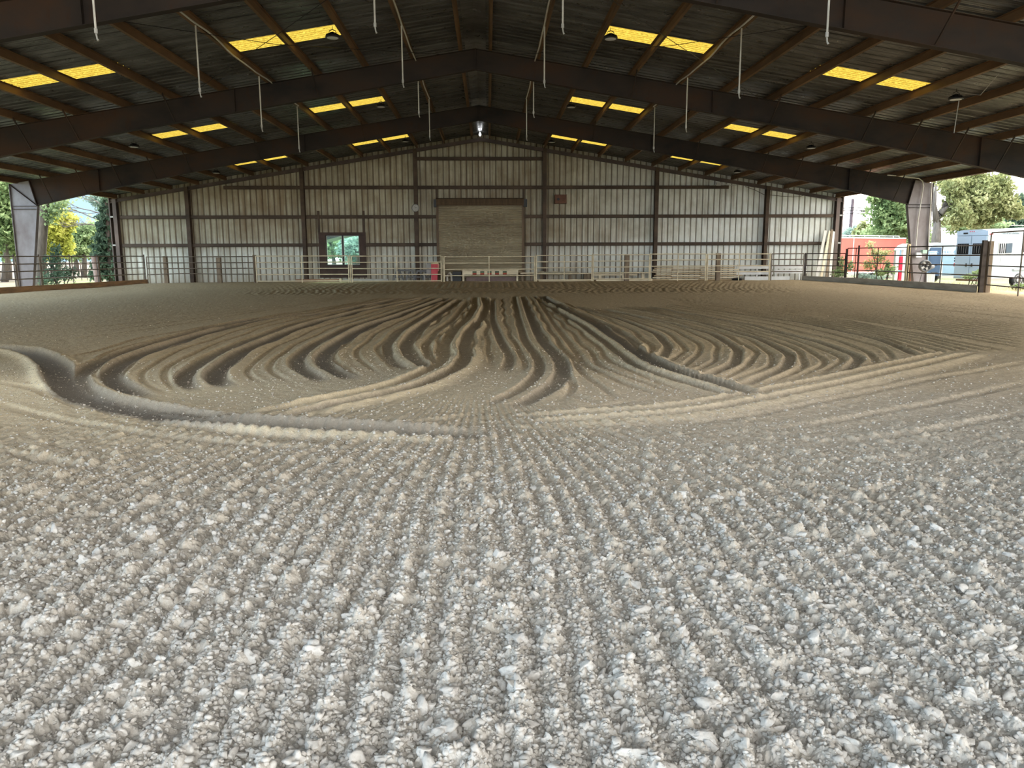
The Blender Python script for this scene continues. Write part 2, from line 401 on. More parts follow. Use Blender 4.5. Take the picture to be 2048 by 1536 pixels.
for z in (2.18, 3.70, 5.27):
    for a, b in zip(xs, xs[1:]):
        a_, b_ = a+.1, b-.1
        if z == 5.27: a_, b_ = max(a_, -14.05), min(b_, 13.75)
        if b_-a_ < .2: continue
        cuts = [(a_, b_)]
        if z < 4 and a < 0 < b: cuts = [(a_, JL-.06), (JR+.06, b_)]
        if z == 2.18 and a == -9.79: cuts = [(a_, -9.03), (-6.40, b_)]
        for c in cuts: girt(*c, z)
girt(-3.5, 3.4, 6.80)
# sloping channel under the roof along the end wall
for s in (-1, 1):
    m = MB(); n = Vector((0, 0, 1))
    m.bar((0, D-.12, ZT-.10), (s*20.2, D-.12, zt(20.2)-.10), .02, .20); m.bar((0, D-.06, ZT-.005), (s*20.2, D-.06, zt(20.2)-.005), .16, .012); m.bar((0, D-.18, ZT-.195), (s*20.2, D-.18, zt(20.2)-.195), .14, .012)
    trim(m, M_STEEL)
m = MB(); m.bx(-20.2, 20.2, D-.02, D+.12, -.12, .04)      # base angle
struct(m.build('baseboard_back', M_GIRT))

# ------------------------------------------------------------ window with plywood surround
win = struct(MB().bx(-9.02, WX0-.0, D-.17, D-.13, .38, 2.86).bx(WX1, -6.42, D-.17, D-.13, .38, 2.86)
             .bx(WX0, WX1, D-.17, D-.13, WZ1, 2.86).bx(WX0, WX1, D-.17, D-.13, .38, WZ0)
             .bx(WX0, WX1, D-.13, D+.10, WZ0-.03, WZ0).bx(WX0, WX1, D-.13, D+.10, WZ1, WZ1+.03).bx(WX0-.03, WX0, D-.13, D+.1, WZ0, WZ1).bx(WX1, WX1+.03, D-.13, D+.1, WZ0, WZ1).build('window_1', M_PLY))
f = MB(); xm = (WX0+WX1)/2
for a, b in ((WX0, WX0+.04), (WX1-.04, WX1), (xm-.045, xm+.045)): f.bx(a, b, D-.06, D-.01, WZ0, WZ1)
for a, b in ((WZ0, WZ0+.04), (WZ1-.04, WZ1)): f.bx(WX0, WX1, D-.059, D-.011, a, b)
f.build('window_frame', M_BLACK, win)
for a, b in ((WX0+.04, xm-.045), (xm+.045, WX1-.04)):
    t_ = MB()
    for q, r_ in ((a, a+.03), (b-.03, b)): t_.bx(q, r_, D-.07, D-.03, WZ0+.04, WZ1-.04)
    for q, r_ in ((WZ0+.04, WZ0+.07), (WZ1-.07, WZ1-.04)): t_.bx(a, b, D-.069, D-.031, q, r_)
    sash = t_.build('sash', M_LGREY, win)
    MB().bx(a+.03, b-.03, D-.052, D-.046, WZ0+.07, WZ1-.07).build('pane', M_GLASS, sash)
for x in (-8.97, -6.50):
    m = MB().bx(x-.06, x+.06, D-.2, D-.13, 2.86, 4.02); trim(m, M_GIRT)

# ------------------------------------------------------------ roll-up door
dz = 4.30
cur = MB(); prz = []; z = .10
while z < dz:
    for q, d in ((0, 0), (.018, -.035), (.045, -.045), (.070, -.035), (.084, 0)): prz.append((z+q, d))
    z += .088
for (za, da), (zb, db) in zip(prz, prz[1:]):
    cur.quad((JL+.04, D-.22+da, za), (JR-.04, D-.22+da, za), (JR-.04, D-.22+db, zb), (JL+.04, D-.22+db, zb))
door = struct(cur.build('door_1', M_DOORS))
MB().bx(JL+.04, JR-.04, D-.26, D-.20, .02, .11).build('bottom_bar', M_HOOD, door)
for a, b in ((JL-.06, JL+.07), (JR-.07, JR+.06)): MB().bx(a, b, D-.28, D-.17, 0, dz).build('guide_rail', M_HOOD, door)
h = MB(); pts = [(D-.20, dz-.02), (D-.60, dz-.02), (D-.66, dz+.12), (D-.60, dz+.32), (D-.40, dz+.38), (D-.20, dz+.38)]
k = len(h.v)
for x in (JL-.02, JR+.02): h.v += [(x, y, z) for y, z in pts]
n = len(pts); h.f += [tuple(range(n)), tuple(range(n, 2*n))[::-1]] + [(i, i+n, (i+1) % n+n, (i+1) % n) for i in range(n)]
h.build('hood', M_HOOD, door)
for a, b in ((JL-.16, JL-.02), (JR+.02, JR+.20)): MB().bx(a, b, D-.62, D-.2, dz-.10, dz+.30).build('end_bracket', M_BLACK, door)
for x in (JL-.02, JR+.02): trim(MB().bx(x-.05, x+.05, D-.19, D-.1, 0, 5.2), M_GIRT)

# ------------------------------------------------------------ roof sheets and skylights
SKY = [(PX[2], PX[4]), (PX[6], PX[8])]
OFF = .215
def sheet(mb, s, x0, x1, y0, y1):
    pr = rib_profile(y0, y1, .035)
    for (ya, da), (yb, db) in zip(pr, pr[1:]):
        for q in ((s*x0, ya, zt(x0)+OFF+da), (s*x1, ya, zt(x1)+OFF+da), (s*x1, yb, zt(x1)+OFF+db), (s*x0, yb, zt(x0)+OFF+db)): mb.v.append(q)
        k = len(mb.v)-4; mb.f.append((k, k+1, k+2, k+3))
sky_y = [(fy+5.32, fy+6.28) for fy in FY[1:]]
for s in (-1, 1):
    mb = MB(); y = Y_FRONT-.3
    for y0, y1 in sorted(sky_y):
        sheet(mb, s, 0, EAVE+.3, y, y0)
        for a, b in ((0, SKY[0][0]), (SKY[0][1], SKY[1][0]), (SKY[1][1], EAVE+.3)): sheet(mb, s, a, b, y0, y1)
        y = y1
    sheet(mb, s, 0, EAVE+.3, y, D+.25)
    struct(mb.build('ceiling', MR, origin=(0, Y_FRONT, ZT)))
bayname = {1: 'bay nearest the back wall', 2: 'middle bay', 3: 'bay nearest the camera'}
for s, side in ((-1, 'left'), (1, 'right')):
    for bi, (y0, y1) in enumerate(sky_y[:3], 1):
        for r, (a, b) in enumerate(SKY):
            mb = MB(); sheet(mb, s, a, b, y0, y1)
            o = mb.build('skylight', MSK)
            tag(o, 'yellow fibreglass skylight, %s roof slope, %s row, %s' % (side, ('upper', 'lower')[r], bayname[bi]), 'skylight', 'yellow skylight panels in the roof')
# ridge cap under the sheets
m = MB()
for s in (-1, 1): m.quad((0, Y_FRONT, ZT+OFF-.02), (s*.33, Y_FRONT, zt(.33)+OFF-.02), (s*.33, D, zt(.33)+OFF-.02), (0, D, ZT+OFF-.02))
trim(m, MR)

# ------------------------------------------------------------ purlins
ordn = ['first', 'second', 'third', 'fourth', 'fifth', 'sixth', 'seventh', 'eighth', 'ninth', 'tenth', 'eleventh', 'twelfth', 'thirteenth', 'fourteenth']
th = math.atan(SL)
for s, side in ((-1, 'left'), (1, 'right')):
    for k, x in enumerate(PX):
        m = MB(); c, sn = math.cos(th), math.sin(th)
        # section in slope frame: u down-slope, n up
        def P(u, n_, y): return (s*(x + u*c + n_*sn), y, zt(x) - u*sn + n_*c)
        secs = [(-.004, .004, 0, .2), (.004, .068, 0, .008), (-.068, -.004, .192, .2), (.06, .068, .008, .028)]
        if k == 13: secs = [(-.004, .004, -.03, .205), (-.10, -.004, -.03, -.022), (-.10, -.004, .192, .2)]
        for u0, u1, n0, n1 in secs:
            m.hexa([P(u0, n0, Y_FRONT-.2), P(u1, n0, Y_FRONT-.2), P(u1, n1, Y_FRONT-.2), P(u0, n1, Y_FRONT-.2), P(u0, n0, D+.05), P(u1, n0, D+.05), P(u1, n1, D+.05), P(u0, n1, D+.05)])
        o = m.build('eave_strut' if k == 13 else 'roof_purlin', M_PURL)
        if k == 13: tag(o, 'brown steel eave strut along the outer edge of the %s roof slope' % side, 'beam')
        else: tag(o, 'rusty brown steel purlin under the %s roof slope, %s from the ridge' % (side, ordn[k]), 'purlin', 'purlins of the roof')

# ------------------------------------------------------------ rigid frames
def depth(x): return float(np.interp(x, [0, 3.6, 11, 15, 19.05, 20.1], [.62, .67, .73, .86, 1.08, 1.12]))
fl = {1: 'steel frame nearest the back wall, both tapered columns in view', 2: 'middle steel frame, its beams crossing below the ridge', 3: 'nearest steel frame, beams cut off at the top corners of the photo',
      4: 'steel frame just ahead of the camera position overhead', 5: 'steel frame at the open near end of the arena'}
for fi in range(1, 4):
    y = FY[fi]
    R = thing('steel_frame', 'rust-brown ' + fl[fi], 'frame', (0, y, 0), 'rigid steel frames')
    for s in (-1, 1):
        m = MB(); xs_ = [0, 3.6, 7.5, 11, 13, 15, 17, 19.05]
        for a, b in zip(xs_, xs_[1:]):
            bt = 19.26 if b > 19 else b
            m.hexa([(s*a, y-.006, zt(a)-depth(a)), (s*b, y-.006, zt(b)-depth(b)), (s*bt, y-.006, zt(bt)), (s*a, y-.006, zt(a)),
                    (s*a, y+.006, zt(a)-depth(a)), (s*b, y+.006, zt(b)-depth(b)), (s*bt, y+.006, zt(bt)), (s*a, y+.006, zt(a))])
            for dd, t_ in ((0, -.014), (1, .014)):
                za, zb = zt(a)-dd*depth(a), zt(b)-dd*depth(b)
                m.hexa([(s*a, y-.10, za), (s*b, y-.10, zb), (s*b, y+.10, zb), (s*a, y+.10, za), (s*a, y-.10, za+t_), (s*b, y-.10, zb+t_), (s*b, y+.10, zb+t_), (s*a, y+.10, za+t_)])
        m.build('rafter', M_FRAME, R)
        # tapered column
        m = MB(); kz = 3.73; b0 = berm(19.7, y)*0
        xi, xo = 19.0, 20.1
        web = [(xi+.6, 0), (xo, 0), (xo, zt(xo)), (19.25, zt(19.25)), (xi, zt(19.05)-1.08), (xi, kz)]
        m.prism([(s*a, c) for a, c in web], y-.006, y+.006)
        m.hexa([(s*xo, y-.1, 0), (s*(xo+.014), y-.1, 0), (s*(xo+.014), y+.1, 0), (s*xo, y+.1, 0), (s*xo, y-.1, zt(xo)), (s*(xo+.014), y-.1, zt(xo)), (s*(xo+.014), y+.1, zt(xo)), (s*xo, y+.1, zt(xo))])
        m.hexa([(s*(xi+.6), y-.1, 0), (s*(xi+.614), y-.1, 0), (s*(xi+.614), y+.1, 0), (s*(xi+.6), y+.1, 0), (s*xi, y-.1, kz), (s*(xi+.014), y-.1, kz), (s*(xi+.014), y+.1, kz), (s*xi, y+.1, kz)])
        m.bx(s*19.55, s*20.15, y-.13, y+.13, -.06, .02)
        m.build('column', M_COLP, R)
        m = MB(); m.bx(s*xi, s*xo, y-.10, y+.10, kz-.005, kz+.01); m.bx(s*(xi+.02), s*xo, y-.10, y+.10, kz-.13, kz-.115); m.build('stiffener', M_FRAME, R)
        m = MB(); m.hexa([(s*xi, y-.10, kz), (s*(xi+.03), y-.1, kz), (s*(xi+.03), y+.1, kz), (s*xi, y+.1, kz), (s*19.24, y-.10, zt(19.24)), (s*19.27, y-.1, zt(19.24)), (s*19.27, y+.1, zt(19.24)), (s*19.24, y+.1, zt(19.24))]); m.build('end_plate', M_FRAME, R)
        if s < 0:
            m = MB(); m.bar((s*xo, y-.05, zt(xo)-.03), (s*xi, y-.05, kz), .09, .014, (0, 0, 1)); m.build('diagonal_stiffener', M_FRAME, R)
        if s > 0: MB().bx(-.012, .012, y-.10, y+.10, ZT-.62, ZT).build('ridge_plate', M_FRAME, R)
        for xx in (7.5, 16.3):
            MB().bx(s*xx-.008, s*xx+.008, y-.10, y+.10, zt(xx)-depth(xx), zt(xx)).build('splice_plate', M_FRAME, R)
        if fi <= 3:
            for k in (3, 6, 8, 9, 10, 11, 12):
                x = PX[k]
                MB().bar((s*x, y-.85, zt(x)+.02), (s*(x-.03), y-.09, zt(x)-depth(x)+.03), .035, .035).build('flange_brace', M_FRAME, R)
# ------------------------------------------------------------ water lines and drop pipes
lines = [(-1, 1, 'inner left'), (1, 1, 'inner right'), (-1, 4, 'outer left'), (1, 4, 'outer right')]
inner_y = [16.45, 21.5, 25.95, 31.0]; outer_y = [14.2, 18.95, 24.0, 28.6]
for s, k, nm in lines:
    x = PX[k]; xx = s*(x-.06); ys = inner_y if k == 1 else outer_y
    zt_ = zt(x)-.02
    pts = []
    allp = sorted(ys); y0 = 12.0; y1 = allp[-1]+.25
    n = int((y1-y0)/.5)
    for i in range(n+1):
        y = y0+(y1-y0)*i/n
        d = min(abs(y-q) for q in ys+[2*ys[0]-ys[1]])
        sag = -.03-.025*math.sin(y*1.3+k)
        sag += .04*math.sin(min(d, 2.4)/2.4*math.pi)
        pts.append((s*(x-.07+.02*math.sin(y*.9)), y, zt_+sag))
    o = MB().tube(pts, .022, 6).build('water_pipe', M_WHITEP)
    tag(o, 'thin white water pipe running along a purlin, %s line under the roof' % nm, 'pipe', 'water pipes under the roof')
    for j, y in enumerate(ys):
        px_ = s*(x-.07+.02*math.sin(y*.9)); ztop = zt_-.06
        zb = 5.97 if k == 1 else 5.22
        t = thing('drop_pipe', 'white vertical drop pipe on the %s water line, %s from the camera' % (nm, ['nearest', 'second', 'third', 'farthest'][j]), 'pipe', (px_, y, zb), 'drop pipes hanging from the water lines')
        MB().tube([(px_, y, ztop), (px_, y, zb+.16)], .019, 8).build('riser', M_WHITEP, t)
        MB().tube([(px_, y, zb+.20), (px_, y, zb+.12)], .03, 8).tube([(px_, y, zb+.12), (px_+.01, y, zb+.04), (px_+.03, y-.01, zb)], [.016, .014, .02], 6).build('spray_nozzle', M_LGREY, t)

# ------------------------------------------------------------ high bay lamps
lamps = [(-3.61, 21.08, 7.18), (3.57, 21.06, 7.18), (-3.64, 30.37, 7.18), (3.54, 30.38, 7.18), (-3.67, 39.3, 7.18), (3.56, 39.5, 7.18),
         (-12.88, 30.24, 5.70), (-13.0, 39.4, 5.70), (12.85, 21.07, 5.70), (12.9, 30.5, 5.70), (12.86, 39.3, 5.70)]
def lamp_at(x, y, z):
    t = thing('high_bay_lamp', 'lamp', 'lamp', (x, y, z), 'round black high bay lamps')
    MB().lathe((x, y, z), [(.17, -.085), (.185, -.08), (.185, -.04), (.15, -.02), (.10, -.01), (.09, .03), (.06, .05)], 20).build('housing', M_BLACK, t, True)
    for i in range(10):
        pass
    m = MB()
    for i in range(12):
        a = i*math.pi/6; m.bar((x+.09*math.cos(a), y+.09*math.sin(a), z+.0), (x+.165*math.cos(a), y+.165*math.sin(a), z-.03), .012, .05)
    m.build('cooling_fins', M_BLACK, t)
    MB().lathe((x, y, z-.09), [(.14, 0), (.15, .008)], 18).build('lens', M_LENS, t)
    MB().tube([(x-.10, y, z), (x-.08, y, z+.09), (x, y, z+.12), (x+.08, y, z+.09), (x+.10, y, z)], .01, 6).build('yoke', M_BLACK, t)
    return t
for i, (x, y, z) in enumerate(lamps):
    if i == 0: L0 = lamp_at(x, y, z); t = L0
    else: t = dup(L0, (x, y, z))
    top = zt(x)-.01 if abs(x) < 5 else zt(x)+.02
    MB().tube([(x, y, z+.12), (x, y, max(top, z+.2))], .008, 5).build('hanging_rod', M_BLACK, t)
    bay = 'bay nearest the back wall' if y > 35 else ('middle bay' if y > 26 else 'near bay')
    t['label'] = 'black high bay lamp %s, %s side, %s' % ('close to the ridge' if abs(x) < 5 else 'low down the slope', 'left' if x < 0 else 'right', bay)
# cable beside the near right lamp
tag(MB().tube([(12.75, 19.2, 5.86), (12.78, 19.9, 5.5), (12.86, 21.0, 5.78)], .008, 5).tube([(12.9, 21.0, 5.6), (12.93, 21.1, 5.2), (12.96, 21.2, 4.78)], .012, 5).build('hanging_cable', M_LGREY), 'thin grey cable hanging past the near right high bay lamp', 'cable')
# bulb hanging at the gable peak
p = at(960, 268, D-1.0)
t = thing('hanging_bulb', 'small bright bulb hanging on a cord under the gable peak', 'lamp', tuple(p))
MB().lathe(tuple(p), [(.015, -.11), (.05, -.07), (.055, 0), (.03, .07), (.015, .10)], 12).build('bulb', M_BULB, t, True)
MB().tube([tuple(p+Vector((0, 0, .10))), (p.x, p.y, ZT+.17)], .008, 5).build('cord', M_BLACK, t)
# diagonal cable braces under the roof in the near bays
nbr = 0
for s, side in ((-1, 'left'), (1, 'right')):
    for (ya, yb, nm) in ((FY[3], FY[2], 'near bay'), ):
        for (xa, xb, w_) in ((1.0, 9.0, 'rising'), (9.0, 1.0, 'falling')):
            a = (s*xa, ya+.1, zt(xa)-.03); b = (s*xb, yb-.1, zt(xb)-.03)
            tag(MB().tube([a, ((a[0]+b[0])/2, (a[1]+b[1])/2, (a[2]+b[2])/2-(.03 if xa < xb else .22)), b], .008, 5).build('brace_cable', M_BLACK),
                'thin dark brace cable under the %s roof slope, near bay, %s away from the ridge' % (side, w_), 'cable', 'roof brace cables')

# ------------------------------------------------------------ clock, wall box, conduit
c = at(831, 416, D-.30)
t = thing('wall_clock', 'round white wall clock with dark rim on the post left of the roll-up door', 'clock', tuple(c))
MB().lathe(tuple(c), [(.205, 0), (.21, .02), (.21, .05), (.19, .055), (.185, .03)], 28, (0, -1, 0)).build('rim', M_GREY, t)
MB().lathe((c.x, c.y-.034, c.z), [(.185, 0), (.185, .006)], 28, (0, -1, 0)).build('dial', M_LGREY, t)
m = MB()
for i in range(12):
    a = i*math.pi/6; r0 = .13 if i % 3 == 0 else .15
    m.bar((c.x+r0*math.sin(a), c.y-.043, c.z+r0*math.cos(a)), (c.x+.17*math.sin(a), c.y-.043, c.z+.17*math.cos(a)), .012, .004, (0, 1, 0))
m.build('hour_marks', M_BLACK, t)
MB().bar((c.x, c.y-.048, c.z), (c.x-.05, c.y-.048, c.z+.08), .014, .004, (0, 1, 0)).bar((c.x, c.y-.05, c.z), (c.x+.11, c.y-.05, c.z+.06), .01, .004, (0, 1, 0)).build('hands', M_BLACK, t)
a = at(1110, 390, D-.3); b = at(1133, 407, D-.3)
t = thing('wall_box', 'small rusty box with a dark round opening on the wall right of the roll-up door', 'box', ((a.x+b.x)/2, D-.1, b.z))
MB().bx(a.x, b.x, D-.34, D+.08, b.z, a.z).build('case', M_RUSTB, t)
MB().bx(a.x-.02, b.x+.02, D-.37, D+.0, a.z, a.z+.02).build('lid', M_RUSTB, t)
MB().lathe((a.x+.18, D-.345, (a.z+b.z)/2), [(.07, 0), (.075, .01), (.05, .014)], 16, (0, -1, 0)).build('opening', M_BLACK, t)
MB().tube([(a.x+.03, D-.1, a.z), (a.x-.01, D-.1, a.z+.45)], .012, 6).build('cable', M_BLACK, t)
# electrical conduit run at the right end of the top girt
pts = [at(*q, D-.22) for q in ((1420, 371), (1450, 369), (1466, 371), (1474, 370))]
tag(MB().tube(pts, .02, 6).bx(at(1447, 0, D-.2).x, at(1456, 0, D-.2).x, D-.25, D-.16, at(0, 373, D-.2).z, at(0, 366, D-.2).z).build('conduit', M_LGREY), 'grey conduit with a small junction box at the right end of the top wall rail', 'conduit')
pts = [at(*q, D-.1) for q in ((1490, 373), (1510, 380), (1527, 389), (1540, 390), (1560, 392), (1585, 394), (1600, 393), (1612, 389))]
tag(MB().tube(pts, .014, 6).build('loose_cable', M_GIRT), 'slack brown cable looping along the wall near its right end', 'cable')

# ------------------------------------------------------------ fence panels
YB = 42.0        # back fence line
def gz(x, y): return float(berm(x, y))
def fence_panel(a, b, z0, rails, mat, label, mids=(), group='pipe fence panels along the back', name='pipe_fence', r=.02, sagr=None, post_top=None):
    """pipe panel from a to b (x,y); rails = list of heights"""
    a = Vector((*a, 0)); b = Vector((*b, 0))
    t = thing(name, label, 'fence', ((a.x+b.x)/2, (a.y+b.y)/2, z0), group)
    for i, z in enumerate(rails):
        p = Vector((a.x, a.y, z)); q = Vector((b.x, b.y, z)); pts = [p, q]
        if sagr and i in sagr: pts = [p, p.lerp(q, .35)+Vector((0, 0, sagr[i])), p.lerp(q, .7)+Vector((0, 0, sagr[i]*.2)), q]
        MB().tube(pts, r, 8).build('rail', mat, t)
    for f_ in [0] + list(mids) + [1]:
        q = a.lerp(b, f_); rr = r if f_ in (0, 1) else r*.9
        MB().tube([(q.x, q.y, z0), (q.x, q.y, max(rails)+(0 if f_ in (0, 1) else .0))], rr, 8).build('upright', mat, t)
    return t
def bx_(px): return at(px, 510, YB).x
R5 = [1.46, 1.13, .80, .48, .19]
def zpx(py, x=1024, Y=YB): return at(x, py, Y).z
panels = [  # px0, px1, ys of rails at YB, mids px, label
    (292, 506, (513.5, 525.5, 537, 549), (), 'pipe fence panel with a bent lower rail at the far left of the back fence', M_LPIPE),
    (511, 696, (512, 524.5, 537, 549, 562), (602,), 'pipe fence panel in front of the left half of the window', M_GALV),
    (703, 882, (512, 524.5, 537, 549, 562), (793,), 'pipe fence panel in front of the sawhorses and the window', M_GALV),
    (888, 1069, (513, 526, 538.5, 551, 564), (978,), 'pipe gate panel in front of the roll-up door', M_GALV),
    (1073, 1184, (511, 523.5, 535.5, 547, 559.5), (1128.5,), 'pipe fence panel just right of the roll-up door', M_GALV),
    (1187, 1299, (509.5, 522, 534, 545.5, 557.5), (1241,), 'pipe fence panel in front of the low green bench', M_GALV),
    (1302, 1412, (508, 520, 532.5, 544), (1356.5,), 'pipe fence panel in front of the left part of the rail stack', M_GALV),
    (1416, 1540, (508, 519, 531.5, 543), (1479,), 'pipe fence panel with a wooden post behind its left end', M_GALV),
    (1544, 1608, (507.5, 519, 531, 543), (), 'short pipe fence panel in front of the white planks', M_LPIPE)]
for p0, p1, ys, mids, lab, mt in panels:
    a = (bx_(p0), YB); b = (bx_(p1), YB); xm_ = (p0+p1)/2
    rails = [at(xm_, y_, YB).z for y_ in ys]
    z0 = gz(0, YB) + .0
    z0 = min(z0, min(rails))
    fence_panel(a, b, z0-.02, rails, mt, lab, [(bx_(m_)-a[0])/(b[0]-a[0]) for m_ in mids], sagr={3: .06} if p0 == 292 else None, r=.027)
# wooden and steel posts of the back fence
def post(x, y, z0, z1, w_, mat, label, name='fence_post', d=None, lean=0, cat='post', group=None):
    m = MB(); m.bar((x, y, z0), (x+lean, y, z1), w_, d or w_, (0, 1, 0))
    return tag(m.build(name, mat), label, cat, group)
for p_, y0_, wpx, mat, lab in ((330, 512, 7, M_WOOD, 'short leaning wooden post behind the leftmost back fence panel'), (437, 515, 8, M_WOOD, 'narrow wooden post behind the bent rail of the back fence'),
        (1254, 509, 9, M_WOOD, 'thick dark wooden post behind the low green bench fence panel'), (1437, 506, 8, M_WOOD, 'dark wooden post standing between the tan rails and the white planks'),
        (508.5, 510, 6, M_WOOD, 'dark wooden post joining the two left back fence panels')):
    q = at(p_, y0_, YB+.12); post(q.x, YB+.12, gz(0, YB)-.05, q.z, wpx/1534*YB, mat, lab, group='wooden posts of the back fence')
for p_, y0_, lab in ((699.5, 510, 'steel post between two fence panels in front of the window'), (885.5, 513, 'steel post at the left end of the gate panel by the roll-up door'), (1071, 509, 'steel latch post at the right end of the gate panel by the roll-up door'),
                (1185.5, 508, 'steel post between the two fence panels right of the latch post'), (1300.5, 507, 'steel post at the left end of the tan rail stack'), (1414, 508, 'steel post in front of the right end of the tan rail stack'), (1542, 507, 'steel post in front of the white planks')):
    q = at(p_, y0_, YB+.05)
    m = MB().tube([(q.x, YB+.055, gz(0, YB)-.05), (q.x, YB+.055, q.z+.02)], .03, 8)
    tag(m.build('fence_post', M_GALV), lab, 'post', 'steel posts of the back fence')

# left side fence: from (-18.05, 42) toward the camera
LA = Vector((-18.05, 42.0)); LB = Vector((-19.3, 31.6)); LD = (LB-LA).normalized()
def lpt(px):   # point of the left fence line below an image column
    d = _dir((px-1024)/F_PX, .15); d2 = Vector((d.x, d.y)); o = Vector((CAM[0], 0))
    den = d2.x*LD.y - d2.y*LD.x; t_ = ((LA-o).x*LD.y - (LA-o).y*LD.x)/den
    return o + d2*t_
lp = [lpt(290), lpt(193), lpt(145), lpt(82), lpt(30), LB + LD*3.2]
names_l = ['at the back left corner', 'over the leaning wooden post', 'in front of the leafy bush', 'in front of the forked trunk', 'at the far left edge of the photo']
segs = [(290, 199), (197, 83), (80, 34), (31, -40)]
for i, (p0, p1) in enumerate(segs):
    a = lpt(p0); b = lpt(p1) if p1 > -40 else LB + LD*3.0
    mids = [(lpt(145)-a).length/(b-a).length] if i == 1 else []
    fence_panel(tuple(a), tuple(b), .30, [1.60, 1.28, .98, .66], M_LPIPE, 'weathered dark pipe fence panel of the left fence ' + ['at the back left corner', 'in front of the leafy bush', 'in front of the forked tree trunk', 'in front of the tapered steel column'][i], mids, 'pipe fence panels along the left side', r=.024)
for i, p_ in enumerate((291, 198, 81.5, 32)):
    q = lpt(p_); lab = ['dark steel corner post where the left and back fences meet', 'brown steel post of the left fence beside the leaning wooden post', 'steel post of the left fence by the forked trunk', 'steel post of the left fence in front of the tapered column'][i]
    tag(MB().tube([(q.x-.05, q.y, -.1), (q.x-.05, q.y, 1.68)], .04, 8).build('fence_post', M_DPIPE), lab, 'post', 'posts of the left fence')
q0 = lpt(291); q1 = LB + LD*3.0; qm = lpt(90)
for (a, b), lab in (((q0, qm), 'long brown kick board at the foot of the left fence, far half'), ((qm, q1), 'weathered kick board at the foot of the left fence, near half')):
    nrm = Vector((-LD.y, LD.x))*.06
    o = MB().bar((a.x+.07, a.y, .20), (b.x+.07, b.y, .20), .05, .34).build('kick_board', M_KICK); tag(o, lab, 'board', 'kick boards')

# right side fence at X = 18.7
XR = 18.75
def ry(px):
    d = _dir((px-1024)/F_PX, .15); return (XR-CAM[0])/d.x*d.y
RA = (18.0, 42.0)
segs_r = [((at(1613, 510, YB).x, YB), (XR-.25, ry(1699)), [1.60, 1.28, .97, .65], 'dark pipe fence panel at the back right corner', ()),
          ((XR-.2, ry(1701)), (XR, ry(1811)), [1.86, 1.50, 1.14, .78], 'dark pipe fence panel in front of the red trailer', (.16, .55)),
          ((XR, ry(1816)), (XR, ry(1959)), [1.87, 1.50, 1.13, .76], 'dark pipe fence panel in front of the horse trailer doors and the fan', (.50,))]
for a, b, rails, lab, mids in segs_r:
    fence_panel(a, b, .36, rails, M_DPIPE, lab, mids, 'pipe fence panels along the right side', r=.024)
for (x, y), z, lab in (((at(1611, 510, YB).x, YB), 1.64, 'dark corner post where the back and right fences meet'), ((XR-.23, ry(1700)), 1.84, 'thin steel post where the right fence steps up'),
                       ((XR+.06, ry(1713)), 2.0, 'thick dark steel post in front of the left half of the red trailer'),
                       ((XR+.02, ry(1813.5)), 1.93, 'dark steel post of the right fence beside the striped red post')):
    tag(MB().tube([(x, y, -.05), (x, y, z)], .05 if z > 1.7 else .045, 8).build('fence_post', M_DPIPE), lab, 'post', 'posts of the right fence')
for a, b, lab in (((at(1611, 510, YB).x, YB-.02), (XR-.25, ry(1700)), 'grey kick board at the back right corner'), ((XR-.25, ry(1700)), (XR-.06, ry(1813)), 'grey kick board below the fence by the red trailer'),
                  ((XR-.06, ry(1814)), (XR-.06, ry(1962)), 'deep grey kick board below the fence by the horse trailer')):
    o = MB().bar((a[0]-.04, a[1], .19), (b[0]-.04, b[1], .19), .05, .42).build('kick_board', M_KICKD); tag(o, lab, 'board', 'kick boards')
# big double post and arched gate panel
yq = ry(1966)
m = MB().bar((XR-.02, yq, -.05), (XR-.02, yq, 2.05), .16, .10, (0, 1, 0)); tag(m.build('gate_post', M_DPIPE), 'thick dark gate post left of the tall gate panel', 'post')
tag(MB().bar((XR+.24, yq+.05, -.05), (XR+.22, yq+.05, 2.02), .17, .17, (0, 1, 0)).build('wooden_post', M_WOOD), 'square wooden post standing behind the thick dark gate post', 'post')
t = thing('pipe_gate', 'tall pipe gate with an arched top before the long side of the horse trailer', 'gate', (XR+.5, yq-1.2, 0))
g0 = Vector((XR+.13, yq-.1)); g1 = Vector((XR-.05, 25.0))
d_ = _dir((2041-1024)/F_PX, .15); g1 = Vector((CAM[0]+d_.x/d_.y*25.75, 25.75)); g2 = g0 + (g1-g0)*2.0
def gp(f, z): q = g0.lerp(g1, f); return (q.x, q.y, z)
MB().tube([gp(0, .42), gp(0, 2.26), gp(.02, 2.32), gp(.98, 2.32), gp(1, 2.26), gp(1, -.02)], .025, 8).build('arch_frame', M_LPIPE, t)
for z in (1.52, 1.12, .74, .42): MB().tube([gp(0, z), gp(1.9, z)], .022, 8).build('rail', M_DPIPE, t)
MB().tube([gp(1.9, .0), gp(1.9, 1.6)], .025, 8).build('upright', M_DPIPE, t)

